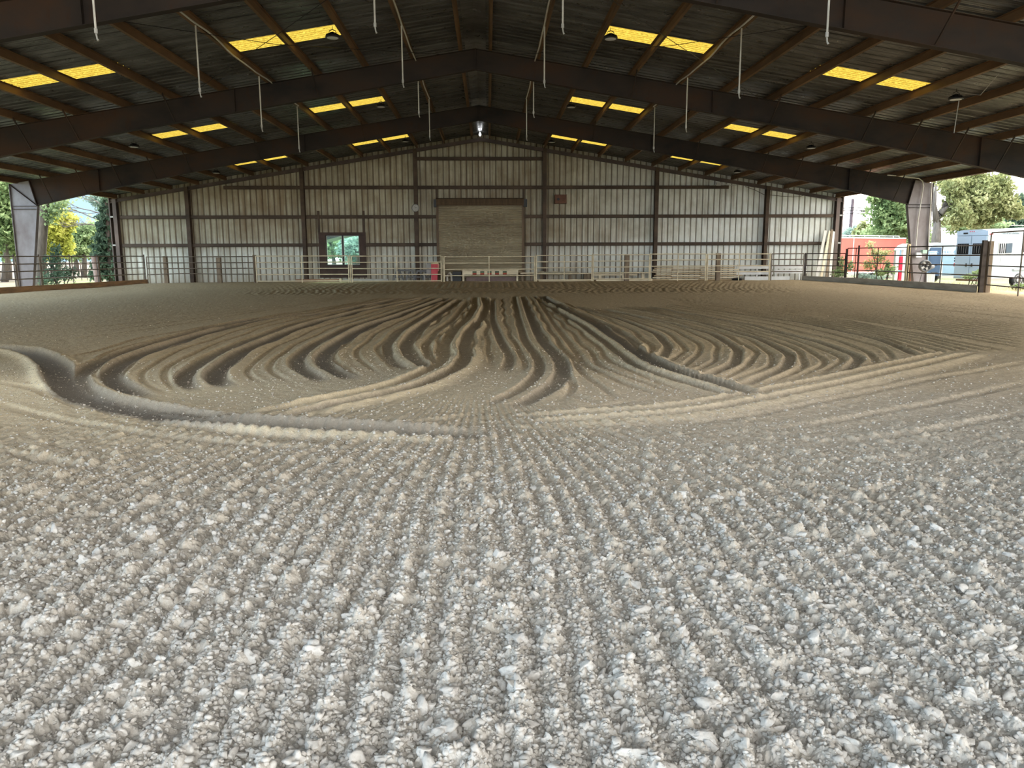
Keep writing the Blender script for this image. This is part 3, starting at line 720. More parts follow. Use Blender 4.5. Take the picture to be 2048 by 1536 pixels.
# ------------------------------------------------------------ things stored between the fence and the wall
YS = 42.9
G0 = gz(0, YS)
def X(px, Y=YS): return at(px, 540, Y).x
def Z(py, Y=YS, px=1024): return at(px, py, Y).z
def one(mb, name, mat, label, cat, group=None): return tag(mb.build(name, mat), label, cat, group)
one(MB().bx(X(592), X(682), 42.7, 42.95, G0-.02, G0+.16), 'wooden_beam', simple('reddish_beam', (.34, .22, .14), (.24, .12, .08), .8), 'long reddish tan timber lying on the dirt left of the window', 'timber')
one(MB().box((X(682)-.0, 42.6, G0+.08), (.10, .10, .20)), 'timber_block', M_TANW, 'short pale block at the right end of the reddish timber', 'timber')
one(MB().bx(X(684), X(775), 43.0, 43.25, G0-.02, G0+.14), 'wooden_plank', M_LGREY, 'pale grey plank lying on the dirt below the window', 'timber')
def sawhorse(x0, x1, y, z0, h_, mat, label):
    t = thing('sawhorse', label, 'sawhorse', ((x0+x1)/2, y, z0), 'dark grey sawhorses')
    MB().bx(x0, x1, y-.05, y+.05, z0+h_-.1, z0+h_).build('top_beam', mat, t)
    for x in (x0+.12, x1-.12):
        for sx in (-1, 1):
            MB().bar((x+sx*.30, y+(.1 if sx > 0 else -.1), z0), (x+sx*.06, y, z0+h_-.04), .09, .07, (0, 1, 0)).build('leg', mat, t)
        MB().bar((x-.2, y, z0+.24), (x+.2, y, z0+.24), .05, .07).build('brace', mat, t)
sawhorse(X(792), X(826), YS, G0, .66, M_GREY, 'dark grey sawhorse standing left of the clock post by the fence')
sawhorse(X(833), X(860), YS, G0, .62, M_GREY, 'dark grey sawhorse standing left of the red box')
# plastic chair back
xa, xb = X(853), X(862)
t = thing('plastic_chair', 'pale grey plastic chair behind the sawhorse beside the red box', 'chair', ((xa+xb)/2, YS-.3, G0))
m = MB()
m.hexa([(xa, YS-.22, G0+.42), (xb, YS-.22, G0+.42), (xb, YS-.18, G0+.42), (xa, YS-.18, G0+.42), (xa+.04, YS-.10, G0+1.0), (xb+.04, YS-.10, G0+1.0), (xb+.04, YS-.07, G0+1.0), (xa+.04, YS-.07, G0+1.0)]); m.build('backrest', M_LGREY, t)
MB().bx(xa-.12, xb+.1, YS-.60, YS-.2, G0+.40, G0+.44).build('seat', M_LGREY, t)
for x in (xa-.08, xb+.06):
    for y in (YS-.56, YS-.24): MB().tube([(x, y, G0), (x, y, G0+.41)], .022, 8).build('leg', M_LGREY, t)
# red tapering box with a yellow lid
xa, xb = X(864), X(877)
t = thing('red_box', 'tall faded red box with a cream slanted top beside the gate post', 'box', ((xa+xb)/2, YS-.5, G0))
m = MB(); m.prism([(xa, G0), (xb-.05, G0), (xb-.02, G0+.5), (xb, G0+.95), (xa, G0+.95)], YS-.65, YS-.25); m.build('body', M_RED, t)
m = MB(); m.prism([(xa-.02, G0+.95), (xb+.02, G0+.95), (xb+.05, G0+.90), (xb+.03, G0+1.0), (xb-.12, G0+1.06), (xa+.05, G0+1.04)], YS-.68, YS-.22); m.build('lid', M_CREAM, t)
m = MB(); m.prism([(xb-.0, G0+.55), (xb+.04, G0+.6), (xb+.06, G0+.92), (xb, G0+.95)], YS-.6, YS-.3); m.build('side_flap', simple('pale_red', (.8, .35, .3), (.7, .25, .22)), t)
# white rolled hose guard
xm_ = X(898)
t = thing('pipe_hoop', 'short white plastic pipe hoop standing at the left foot of the roll-up door', 'pipe', (xm_, YS, G0))
MB().tube([(xm_-.11, YS, G0), (xm_-.11, YS, G0+.36), (xm_-.05, YS, G0+.44), (xm_+.07, YS, G0+.44), (xm_+.12, YS, G0+.36), (xm_+.14, YS, G0)], .062, 12).build('hoop', M_WHITEP, t, True)
# jump wall with red and green blocks
xa, xb = X(925), X(1036)
t = thing('jump_bench', 'long low pale bench with red and green painted blocks before the roll-up door', 'bench', ((xa+xb)/2, YS, G0))
MB().bx(xa, xb, YS-.04, YS+.02, Z(549), Z(541)).build('front_panel', M_TANW, t)
MB().bx(xa-.05, xb+.05, YS-.06, YS+.34, Z(541), Z(541)+.04).build('top_board', M_TANW, t)
M_BR = simple('block_red', (.40, .09, .05), (.28, .06, .04)); M_BG = simple('block_green', (.12, .17, .10), (.08, .11, .07))
for p_ in (949, 964.5, 979, 994, 1009.5):
    b = MB(); b.bx(X(p_-4), X(p_+4), YS-.055, YS-.04, Z(549), Z(545.5)); b.build('red_block', M_BR, t)
    b = MB(); b.bx(X(p_-4), X(p_+4), YS-.055, YS-.04, Z(545.5), Z(542)); b.build('green_block', M_BG, t)
for x in (xa+.04, xb-.04):
    for y in (YS, YS+.3): MB().bx(x-.05, x+.05, y-.03, y+.03, G0, Z(541)).build('leg', M_TANW, t)
one(MB().bx(X(932), X(1032), YS+.15, YS+.28, G0, G0+.22), 'wooden_beam', simple('dull_pink_beam', (.22, .16, .14), (.15, .1, .09), .8), 'dull pinkish timber lying under the low bench before the roll-up door', 'timber')
one(MB().bx(X(905), X(922), YS-.05, YS+.45, G0, Z(543)), 'black_crate', M_BLACK, 'dark crate beside the white pipe hoop in front of the roll-up door', 'crate')
# small table and planks right of the door
xa, xb = X(1041), X(1067)
t = thing('low_table', 'low tan wooden table behind the gate latch post', 'table', ((xa+xb)/2, YS, G0))
MB().bx(xa, xb, YS-.2, YS+.25, G0+.40, G0+.46).build('tabletop', M_TANW, t)
for x in (xa+.1, xb-.12):
    for y in (YS-.15, YS+.2): MB().bx(x-.06, x+.06, y-.04, y+.04, G0, G0+.40).build('leg', M_WOOD, t)
m = MB(); xa, xb = X(1076), X(1158)
m.prism([(xa, G0+.36), (xb-.3, G0+.30), (xb, G0+.40), (xb, G0+.46), (xb-.1, G0+.50), (xa, G0+.50)], YS-.02, YS+.05)
t_ = thing('jump_plank', 'grey jump plank with a rounded end resting on two blocks right of the latch post', 'plank', ((xa+xb)/2, YS, G0))
m.build('plank', simple('grey_plank', (.36, .33, .24), (.26, .22, .15), .7), t_)
for x in (xa+.2, xb-.5): MB().bx(x-.08, x+.08, YS-.05, YS+.2, G0, G0+.33).build('block', M_WOOD, t_)
for q, c_ in ((1083, M_CREAM), (1110, M_CREAM), (1140, M_CREAM)): MB().bx(X(q-5), X(q+5), YS-.03, YS+.06, G0+.50, G0+.515).build('pale_mark', c_, t_)
one(MB().bx(X(1168), X(1183), YS-.1, YS+.3, G0, G0+.42), 'wooden_block', M_WOOD, 'square wooden block right of the rounded grey plank', 'block')
xa, xb = X(1187), X(1292)
t = thing('low_bench', 'low green and tan plank bench in front of the wall right of the door', 'bench', ((xa+xb)/2, YS, G0))
MB().bx(xa, xb, YS-.1, YS+.1, G0+.40, G0+.47).build('green_plank', M_GREEN, t); MB().bx(xa, xb-.5, YS-.11, YS+.1, G0+.28, G0+.38).build('tan_plank', M_TANW, t)
for p_ in (1200, 1247, 1286):
    MB().bx(X(p_)-.08, X(p_)+.08, YS-.08, YS+.08, G0, G0+.40).build('leg', M_TANW, t)
one(MB().bx(X(1076), X(1183), YB+.2, YB+.26, G0-.05, Z(559)), 'ground_plank', M_TANW, 'tan plank edge-on at the foot of the fence panel right of the door', 'plank', 'planks lying at the fence foot')
one(MB().bx(X(1189), X(1300), YB+.2, YB+.26, G0-.05, Z(558)), 'ground_plank', M_TANW, 'tan plank edge-on at the foot of the green bench panel', 'plank', 'planks lying at the fence foot')
# stack of tan rails: eight courses, staggered ends
rng = random.Random(3)
M_TAND = simple('darker_tan_rail', (.56, .44, .28), (.38, .28, .17), .75, 0, 2.5, (.5, 2, 2))  # darker tan for every other rail
cour = 8; z = Z(563)
dzc = (Z(532)-Z(563))/cour
for i in range(cour):
    zc = max(G0, 0)-.0 + i*.105 + .045
    for j, (p0, p1) in enumerate(((1304, 1340), (1322, 1398), (1380, 1483-rng.randint(0, 20)))):
        if i > 6 and j == 2: continue
        off = ((i % 4)-1.5)*3.2
        xa, xb = X(p0+off+rng.uniform(-1, 1)), X(p1+off*.8+rng.uniform(-2, 2))
        yy = 42.55 + j*.15
        o = MB().bar((xa, yy, zc), (xb, yy, zc+.006*rng.uniform(-1, 1)), .13, .064).build('wooden_rail', M_TANW if (i+j) % 2 else M_TAND)
        tag(o, 'tan wooden rail in the stack before the wall, %s course up, %s column' % (ordn[i], ['left', 'middle', 'right'][j]), 'rail', 'stack of tan wooden rails')
one(MB().lathe((X(1468), YB+.3, G0), [(.25, 0), (.3, .08), (.18, .14), (.05, .16)], 10), 'black_bundle', M_BLACK, 'crumpled black bundle on the dirt left of the white planks', 'bundle')
# white planks
wp = [(1474, 1545, .62, .78, 42.875, 'upper left'), (1472, 1546, .30, .46, 42.875, 'middle left'), (1549, 1613, .62, .82, 42.875, 'upper right'), (1549, 1613, .36, .56, 42.875, 'middle right'), (1490, 1580, .0, .20, 42.5, 'bottom')]
for p0, p1, za, zb, y, nm in wp:
    z1 = G0+za; m = MB().bx(X(p0, y), X(p1, y), y-.03, y+.03, z1-.01, G0+zb)
    one(m, 'white_plank', M_WHITE, 'white vinyl fence plank before the right end of the wall, %s of the pile' % nm, 'plank', 'white planks by the right wall')
t = None
for p_, nm in ((1476, 'left'), (1514, 'middle'), (1552, 'second from the right'), (1600, 'right')):
    one(MB().bx(X(p_)-.04, X(p_)+.04, 42.90, 42.98, G0-.05, G0+.86), 'white_stake', M_WHITE, 'white stake holding the white planks, %s' % nm, 'stake', 'white stakes behind the planks')
# boards leaning on the right end of the wall
for (p0, y0_, p1, y1_, w_, mat, nm) in ((1632, 560, 1651, 461, .16, M_WHITEP, 'leftmost'), (1641, 562, 1660, 462, .14, M_TANW, 'second from the left'), (1652, 562, 1664, 459, .13, M_WOOD, 'third, darkest'), (1659, 563, 1667, 463, .15, M_WHITEP, 'rightmost')):
    a = at(p0, y0_, 42.55); b = at(p1, y1_, D-.30)
    a.z = gz(a.x, 42.5)
    one(MB().bar(a, b, w_, .045, (0, 1, 0)), 'leaning_board', mat, 'long board leaning on the right end of the back wall, %s' % nm, 'board', 'boards leaning in the right corner')

# ------------------------------------------------------------ conduit, meter and reel on the right column
Yc = FY[1]-.12
for pts_, nm, mt in (([(1775, 350), (1800, 352), (1838, 357), (1845, 362), (1847, 372), (1840, 415), (1836, 440), (1832, 490), (1831, 500)], 'white conduit running from the beam down the right steel column', M_WHITEP),
                 ([(1880, 354), (1868, 356), (1864, 362), (1863, 380), (1861, 420), (1858, 460), (1857, 500)], 'white conduit bending down the outer edge of the right steel column', M_WHITEP)):
    tag(MB().tube([at(x, y, Yc) for x, y in pts_], .025, 8).build('conduit', mt), nm, 'conduit', 'conduits on the right steel column')
a = at(1832, 505, Yc-.1); b = at(1842, 515, Yc-.1)
tag(MB().bx(a.x, b.x, Yc-.15, Yc-.02, b.z, a.z).build('meter_box', M_WHITE), 'white meter box on the lower right steel column', 'box')
a = at(1843, 500, Yc-.1); b = at(1851, 507, Yc-.1)
tag(MB().bx(a.x, b.x, Yc-.22, Yc-.03, b.z, a.z).build('switch_box', simple('pale_green_box', (.45, .6, .5), (.35, .5, .4))), 'small pale green switch box above the fan on the right column', 'box')
c = at(1850, 532, 33.4); dv = Vector((-.15, -1, 0)).normalized()
t = thing('drum_fan', 'round grey drum fan on a stand beside the right steel column', 'fan', (c.x, c.y, .0))
MB().lathe(tuple(c), [(.17, -.12), (.24, -.11), (.27, .0), (.24, .12), (.20, .13), (.20, .02), (.1, .01)], 24, tuple(dv)).build('shroud', M_GREY, t, True)
MB().lathe(tuple(c), [(.06, .05), (.07, .1), (.03, .13)], 12, tuple(dv)).build('hub', M_BLACK, t)
for i in range(4):
    a = math.pi*i/2+.5; rgt_ = Vector((math.cos(a), 0, math.sin(a)))
    MB().bar(c+dv*.08+rgt_*.04, c+dv*.08+rgt_*.19, .09, .012, tuple(dv)).build('blade', M_LGREY, t)
for sx in (-.2, .2): MB().tube([(c.x+sx*.4, c.y, c.z-.2), (c.x+sx, c.y+.1, 0)], .02, 8).build('leg', M_GREY, t)
MB().tube([(c.x+.15, c.y+.05, c.z-.1), (c.x+.45, c.y+.1, c.z-.02)], .12, 12, .07).build('motor', M_GREY, t, True)
post(at(1819, 510, 33.5).x, 33.6, 0, at(1819, 488, 33.6).z, .12, M_CREAM, 'pale cream wooden post left of the right steel column')
# ------------------------------------------------------------ terrain outside
def ground_h(x, y):
    return -.06 + .05*np.sin(x*.21+1)*np.sin(y*.17)
def m_out(t):
    b = N(t); g = geo(b); s = b.n('ShaderNodeSeparateXYZ', {0: g})
    n1 = noise(b, g, .35, 5, .6); n2 = noise(b, g, 7, 4, .6)
    dry = b.ramp(n2, [(.3, (.15, .12, .10)), (.7, (.23, .195, .16))]); grass = b.ramp(n2, [(.3, (.10, .16, .05)), (.7, (.24, .34, .12))])
    inside = b.math('MULTIPLY', b.math('LESS_THAN', b.math('ABSOLUTE', s.outputs['X']), 20.), b.math('LESS_THAN', s.outputs['Y'], 43.6))
    far = b.n('ShaderNodeMapRange', {'Value': n1, 'From Min': .46, 'From Max': .56}).outputs[0]
    near = b.n('ShaderNodeMapRange', {'Value': b.math('ABSOLUTE', s.outputs['X']), 'From Min': 34., 'From Max': 25.}).outputs[0]
    c = b.mix(b.math('MULTIPLY', far, near), dry, grass)
    dirt = b.ramp(n2, [(.3, (.36, .31, .24)), (.7, (.50, .44, .35))])
    c = b.mix(inside, c, dirt)
    p = b.n('ShaderNodeBsdfPrincipled', {'Base Color': c, 'Roughness': 1., 'Specular IOR Level': .05})
    b.n('ShaderNodeOutputMaterial', {'Surface': p.outputs[0]})
MO = nmat('outside_ground', m_out)
gx = np.concatenate([np.linspace(-220, -45, 24), np.linspace(-40, 40, 81), np.linspace(45, 220, 24)]); gy = np.concatenate([np.linspace(-60, -5, 12), np.linspace(0, 80, 81), np.linspace(90, 300, 30)])
GX, GY = np.meshgrid(gx, gy); GZ = ground_h(GX, GY)
GZ = np.where((np.abs(GX) < 19) & (GY < 43), -.12, GZ)
nx, ny = len(gx), len(gy); ii = np.arange(ny-1)[:, None]*nx + np.arange(nx-1)[None]
F_ = np.stack([ii, ii+1, ii+nx+1, ii+nx], -1).reshape(-1, 4)
struct(npmesh('ground', np.stack([GX, GY, GZ], -1).reshape(-1, 3), F_, MO, True))

# ------------------------------------------------------------ trees
def leafmat(name, c1, c2, c3=None):
    def f(t):
        b = N(t); g = geo(b)
        n = b.math('ADD', b.math('MULTIPLY', noise(b, g, .7, 3, .5), .5), b.math('MULTIPLY', noise(b, g, 9, 2, .5), .5))
        c = b.ramp(n, [(.36, c1), (.5, c2), (.62, c3 or c2)])
        d = b.n('ShaderNodeBsdfDiffuse', {'Color': c}); tr = b.n('ShaderNodeBsdfTranslucent', {'Color': c})
        mx = b.n('ShaderNodeMixShader', {0: .45, 1: d.outputs[0], 2: tr.outputs[0]}); b.n('ShaderNodeOutputMaterial', {'Surface': mx.outputs[0]})
    return nmat(name, f)
ML_G = leafmat('green_leaves', (.05, .085, .04), (.16, .23, .10), (.36, .44, .22))
ML_Y = leafmat('yellow_leaves', (.20, .24, .05), (.44, .46, .10), (.62, .60, .20))
ML_L = leafmat('light_leaves', (.12, .18, .09), (.27, .36, .18), (.46, .52, .30))
ML_D = leafmat('dark_needles', (.03, .05, .038), (.07, .11, .075), (.19, .26, .17))
ML_O = leafmat('olive_leaves', (.10, .115, .045), (.27, .29, .13), (.50, .50, .28))
ML_P = leafmat('pale_leaves', (.15, .22, .19), (.27, .36, .31), (.40, .48, .42))
M_BARK = simple('bark', (.12, .105, .09), (.06, .052, .045), .9, 0, 4, (3, 3, .5), .5)
M_BARKD = simple('dark_bark', (.08, .06, .05), (.04, .03, .026), .9, 0, 4, (3, 3, .5), .5)
def leaves(name, blobs, n, size, mat, parent, hang=0., seed=0, long=1.):
    """blobs: (x,y,z, rx,ry,rz); n leaves spread by volume near the shells"""
    r = np.random.default_rng(seed+5)
    B = np.array(blobs, float); vol = B[:, 3]*B[:, 4]*B[:, 5]; pr = vol**(2/3); pr /= pr.sum()
    idx = r.choice(len(B), n, p=pr); d = r.normal(size=(n, 3)); d /= np.linalg.norm(d, axis=1)[:, None]
    rad = r.uniform(.15, 1.32, n)**.7
    # lumpy outline, clusters
    lump = 1 + .30*np.sin(d[:, 0]*5+idx)*np.cos(d[:, 2]*4+idx*1.7) + .12*np.sin(d[:, 1]*11+d[:, 2]*9)
    P = B[idx, :3] + d*B[idx, 3:]*(rad*lump)[:, None]
    a = r.normal(size=(n, 3)); a[:, 2] -= hang; a /= np.linalg.norm(a, axis=1)[:, None]
    b_ = np.cross(a, r.normal(size=(n, 3))); b_ /= np.linalg.norm(b_, axis=1)[:, None]
    s = (size*r.uniform(.55, 1.35, n))[:, None]
    V = np.stack([P - a*s*long, P + b_*s*.55, P + a*s*long, P - b_*s*.55], 1).reshape(-1, 3)
    F = np.arange(4*n).reshape(-1, 4)
    return npmesh(name, V, F, mat, parent=parent)
def tree(name, label, cat, base, trunk, blobs, n, size, mat, bark=None, group=None, branches=(), seed=0, tr=.2, **k):
    t = thing(name, label, cat, base, group)
    m = MB()
    m.tube([(base[0]+a, base[1]+b, base[2]+c) for a, b, c in trunk], [tr*(1.15-.65*i/(len(trunk)-1)) for i in range(len(trunk))], 9)
    for br in branches: m.tube([(base[0]+a, base[1]+b, base[2]+c) for a, b, c in br], [tr*(.55-.40*i/(len(br)-1)) for i in range(len(br))], 7)
    m.build('trunk', bark or M_BARK, t, True)
    leaves('foliage', [(base[0]+b[0], base[1]+b[1], base[2]+b[2], *b[3:]) for b in blobs], n, size, mat, t, seed=seed, **k)
    return t
def B(x, y): q = at(x, 520, y); return q.x
def P3(px, py, Y): return at(px, py, Y)
def blob(px, py, Y, rpx, rpy, base, dep=1.):
    q = at(px, py, Y); s = Y/F_PX*1.03; return (q.x-base[0], q.y-base[1], q.z-base[2], rpx*s, rpx*s*dep, rpy*s)
def T(name, label, px, Y, trunk_top, bl, n, size, mat, cat='tree', group='trees beyond the left side', tr=.2, br=(), dep=1., seed=0, bark=None, **k):
    base = (B(px, Y), Y, -.06); top = at(*trunk_top, Y)
    tk = [(0, 0, 0), ((top.x-base[0])*.5+.1, 0, (top.z+.06)*.5), (top.x-base[0], 0, top.z+.06)]
    bb = [blob(a, b, Y+dy, c, d, base, dep) for a, b, c, d, dy in bl]
    brr = []
    for pts in br: brr.append([tuple(at(x, y, Y)-Vector(base)) for x, y in pts])
    return tree(name, label, cat, base, tk, bb, n, size, mat, bark, group, brr, seed, tr, **k)
# left side
T('leafy_tree', 'tall green leafy tree at the far left edge beyond the steel column', 5, 52, (10, 400), [(0, 400, 55, 55, 0), (-40, 440, 60, 60, 2), (15, 455, 38, 40, 0), (-20, 370, 50, 40, 0), (30, 480, 30, 26, 1)], 9000, .20, ML_G, seed=1)
T('low_bush', 'sunlit yellow-green bush low behind the left steel column', 14, 60, (14, 500), [(5, 495, 26, 16, 0), (-30, 500, 30, 14, 0)], 1800, .16, ML_Y, cat='bush', seed=2)
# forked trunk
base = (B(80, 41), 41, -.06)
tk = lambda L_: [tuple(at(x, y, 41)-Vector(base)) for x, y in L_]
t = thing('forked_tree', 'grey forked tree trunk standing between the left steel column and the yellow tree', 'tree', base, 'trees beyond the left side')
MB().tube([Vector(base)+Vector(q) for q in tk([(84, 588), (80, 560), (81, 510), (84, 460), (90, 405), (97, 350)])], [.42, .33, .26, .26, .25, .22], 12).build('trunk', M_BARK, t, True)
MB().tube([Vector(base)+Vector(q) for q in tk([(76, 585), (68, 540), (71, 490), (64, 455), (55, 420)])], [.34, .27, .20, .16, .12], 10).build('side_trunk', M_BARKD, t, True)
MB().tube([Vector(base)+Vector(q) for q in tk([(96, 380), (110, 360), (130, 330)])], [.12, .08, .05], 8).build('branch', M_BARK, t, True)
leaves('foliage', [(*at(106, 414, 41), .6, .7, .6), (*at(98, 432, 41), .35, .4, .4), (*at(120, 395, 41), .7, .7, .5)], 700, .10, ML_L, t, seed=3)
T('yellow_tree', 'bright yellow-green autumn tree beyond the left fence', 112, 58, (112, 470), [(108, 478, 26, 36, 0), (122, 450, 22, 30, 0), (104, 455, 18, 24, -1), (135, 440, 14, 12, 0), (100, 498, 22, 14, 0), (128, 490, 16, 20, 0)], 8000, .14, ML_Y, seed=4)
T('leafy_tree', 'soft green bushy tree between the yellow tree and the dark spruce', 165, 64, (165, 480), [(160, 486, 28, 26, 0), (185, 480, 26, 30, 1), (150, 500, 22, 12, 0), (175, 465, 18, 16, 0)], 7000, .15, ML_L, seed=5)
# bare branching tree
t = thing('bare_tree', 'bare twiggy tree against the blue sky beyond the left fence', 'tree', (B(215, 49), 49, -.06), 'trees beyond the left side')
def twig(mb, p, d, L_, r, lev, rg):
    q = p + d*L_; mb.tube([p, p+d*L_*.5+Vector((0, 0, rg.uniform(-.05, .08)*L_)), q], [r, r*.8, r*.6], 4)
    if lev == 0: return
    for i in range(3):
        a = rg.uniform(.3, .95); nd = (d + Vector((rg.uniform(-.8, .5), rg.uniform(-.4, .4), rg.uniform(-.45, .7)))).normalized()
        twig(mb, p+d*L_*a, nd, L_*rg.uniform(.5, .75), r*.55, lev-1, rg)
mb = MB(); rg = random.Random(8); p0 = at(215, 520, 49); mb.tube([(p0.x, 49, -.06), (p0.x+.1, 49, 3.2), (p0.x-.2, 49, 4.6)], [.16, .12, .07], 7)
for py, dd in ((445, (-1, 0, .42)), (430, (-1, .1, .25)), (455, (-1, 0, .1)), (415, (-.9, 0, .45))): twig(mb, Vector(at(212, py, 49)), Vector(dd).normalized(), 1.9, .035, 4, rg)
mb.build('branches', M_BARK, t)
# spruce: drooping bough layers
base = (B(222, 47), 47, -.06); bl = []
for i in range(9):
    py = 545-i*19; rr = 34-i*2.2
    for sx in (-1, 0, 1): bl.append(blob(222+sx*rr*.62, py+abs(sx)*5, 47+(.8 if sx == 0 else 0), rr*.52, 7.5, base))
t = tree('spruce_tree', 'dark blue-green spruce tree at the left corner of the back wall', 'tree', base, [(0, 0, 0), (0, 0, 3), (0, 0, 6.2)], bl, 9000, .13, ML_D, M_BARKD, 'trees beyond the left side', seed=6, hang=1.2, long=1.3)
T('leafy_tree', 'pale sunlit tree top above the dark spruce by the wall corner', 225, 56, (225, 420), [(212, 398, 22, 18, 0), (235, 410, 26, 22, 1), (200, 405, 12, 10, 0)], 3500, .15, ML_P, seed=7)
# leafy bush inside the left fence view
base = (B(118, 40), 40, -.06)
bl = [blob(112, 500, 40, 10, 12, base), (blob(110, 522, 40, 16, 14, base)), blob(118, 548, 40, 26, 15, base), blob(95, 560, 40, 16, 10, base), blob(142, 548, 40, 12, 14, base), blob(85, 568, 40, 8, 8, base)]
t = thing('leafy_bush', 'dark leafy bush with upright stems just outside the left fence', 'bush', base)
m = MB()
for i in range(7):
    a = random.uniform(-.6, .6); m.tube([(base[0]+a*.3, 40, -.06), (base[0]+a*.8, 40+random.uniform(-.3, .3), .7), (base[0]+a, 40, 1.3+random.random()*.5)], .02, 5)
m.build('stems', M_BARKD, t); leaves('foliage', [(base[0]+b[0], base[1]+b[1], base[2]+b[2], *b[3:]) for b in bl], 1500, .075, ML_D, t, seed=9)
q = at(190, 512, 39.5)
tag(MB().tube([(at(197, 578, 39.5).x+.05, 39.5, -.06), (q.x-.05, 39.5, q.z)], .17, 12, .14).build('round_post', simple('weathered_round_post', (.36, .26, .22), (.22, .15, .13), .85, 0, 4, (2, 2, .4))), 'thick round weathered wooden post leaning just outside the left fence', 'post')
# outside paddock fence
for i, (pa, pb) in enumerate(((-30, 30), (92, 160), (160, 215))):
    a = (B(pa, 56), 56); b = (B(pb, 56), 56)
    fence_panel(a, b, -.06, [1.05, .6], M_DPIPE, 'dark pipe fence of the far paddock, ' + ['left of the steel column', 'behind the leafy bush', 'behind the leaning round post'][i], (.2, .45, .7), 'far paddock fence', r=.025)
# distant tree belt, each crown its own tree
rg = random.Random(21)
def belt(px, Y, top, mat, nm, w_=26, n=2200):
    T('distant_tree', nm, px, Y, (px, top+20), [(px, (top+508)/2, w_, (508-top)/2+6, 0), (px+w_*.5, (top+508)/2+8, w_*.7, (508-top)/2-4, 1)], n, .3, mat, group='distant trees', seed=int(px) % 97, tr=.3)
for px, top, m_, nm in ((-60, 420, ML_G, 'distant green tree at the far left edge of the view'), (60, 470, ML_L, 'distant tree low behind the forked trunk'), (205, 470, ML_G, 'distant green tree behind the spruce'),
                        (150, 492, ML_L, 'low distant tree behind the soft green tree')):
    belt(px, 90, top, m_, nm)
# behind the window
T('leafy_tree', 'green tree seen through the left pane of the window', 665, 62, (665, 500), [(662, 490, 24, 22, 0), (640, 480, 20, 30, 0), (690, 505, 22, 12, 0)], 6000, .14, ML_L, group='trees behind the window', seed=11)
T('leafy_tree', 'green tree seen through the right pane of the window', 705, 60, (705, 500), [(710, 500, 24, 20, 0), (730, 495, 20, 26, 0), (690, 490, 10, 16, 1)], 6000, .14, ML_P, group='trees behind the window', seed=12)
t = thing('lean_to', 'dark sloping lean-to roof seen through the top of the window', 'shed', (B(650, 50), 50, -.06))
a = at(600, 497, 50); b = at(712, 469, 50)
MB().hexa([(a.x, 48.2, a.z), (b.x, 48.2, b.z), (b.x, 51, b.z), (a.x, 51, a.z), (a.x, 48.2, a.z+1.), (b.x, 48.2, b.z+.5), (b.x, 51, b.z+.5), (a.x, 51, a.z+1.)]).build('roof', M_BLACK, t)
for px in (607, 717): MB().bx(B(px, 49)-.14, B(px, 49)+.14, 48.9, 49.1, -.06, (a.z if px < 650 else b.z)+.05 if px < 650 else at(717, 512, 49).z).build('post', M_DPIPE, t)
one(MB().lathe((B(710, 48), 48, -.06), [(.35, 0), (.36, .8), (.30, .98), (.1, 1.05)], 16), 'water_tank', M_WHITE, 'white rounded tank seen through the lower right of the window', 'tank')

# ------------------------------------------------------------ right side: vehicles
def local(o, ang):    # frame helper: returns function mapping (u along, v across, z) to world
    c, s = math.cos(ang), math.sin(ang)
    return lambda u, v, z: Vector((o[0]+u*c-v*s, o[1]+u*s+v*c, z))
def lbox(L, u0, u1, v0, v1, z0, z1, tilt=0.):
    m = MB(); P = []
    for z in (z0, z1):
        for u, v in ((u0, v0), (u1, v0), (u1, v1), (u0, v1)): q = L(u, v, z + tilt*u); P.append(q)
    return m.hexa(P)
# red container trailer
M_REDT = simple('trailer_red', (.72, .13, .10), (.62, .10, .08), .5, 0, .8)
M_WFR = simple('white_frame', (.6, .62, .64), (.52, .54, .56), .5)
q0 = at(1662, 520, 50); q1 = at(1808, 520, 53)
ang = math.atan2(q1.y-q0.y, q1.x-q0.x); Lr = local((q0.x, q0.y), ang); Lx = (Vector((q1.x, q1.y))-Vector((q0.x, q0.y))).length
ztop = at(1740, 473, 51.5).z; zbot = .35
t = thing('red_trailer', 'large red enclosed trailer with a white roof rail beyond the right fence', 'trailer', (*((Vector((q0.x, q0.y))+Vector((q1.x, q1.y)))/2), 0))
lbox(Lr, 0, Lx, 0, 2.3, zbot, ztop-.14).build('body', M_REDT, t)
lbox(Lr, -.03, Lx+.03, -.03, 2.33, ztop-.14, ztop-.05).build('roof_trim', M_WFR, t)
m = MB(); m.tube([Lr(0, .1, ztop+.05), Lr(Lx-.6, .1, ztop+.05), Lr(Lx, .5, ztop-.0)], .03, 8); m.build('roof_rail', M_WFR, t)
for i in range(5): MB().tube([Lr(.3+i*Lx/5, .1, ztop-.05), Lr(.3+i*Lx/5, .1, ztop+.05)], .02, 6).build('rail_bracket', M_WFR, t)
for u in (.0, Lx*.28, Lx): lbox(Lr, u-.03, u+.03, -.02, 0, zbot, ztop-.14).build('seam_strip', M_WFR if u == Lx*.28 else M_REDT, t)
lbox(Lr, 0, Lx, -.03, .02, zbot-.04, zbot+.06).build('lower_rail', M_WFR, t)
for u in (Lx*.45, Lx*.6):
    c_ = Lr(u, .15, .32); MB().lathe(tuple(c_), [(.2, -.12), (.34, -.1), (.34, .1), (.2, .12)], 20, tuple(Lr(0, 1, 0)-Lr(0, 0, 0))).build('wheel', M_BLACK, t, True)
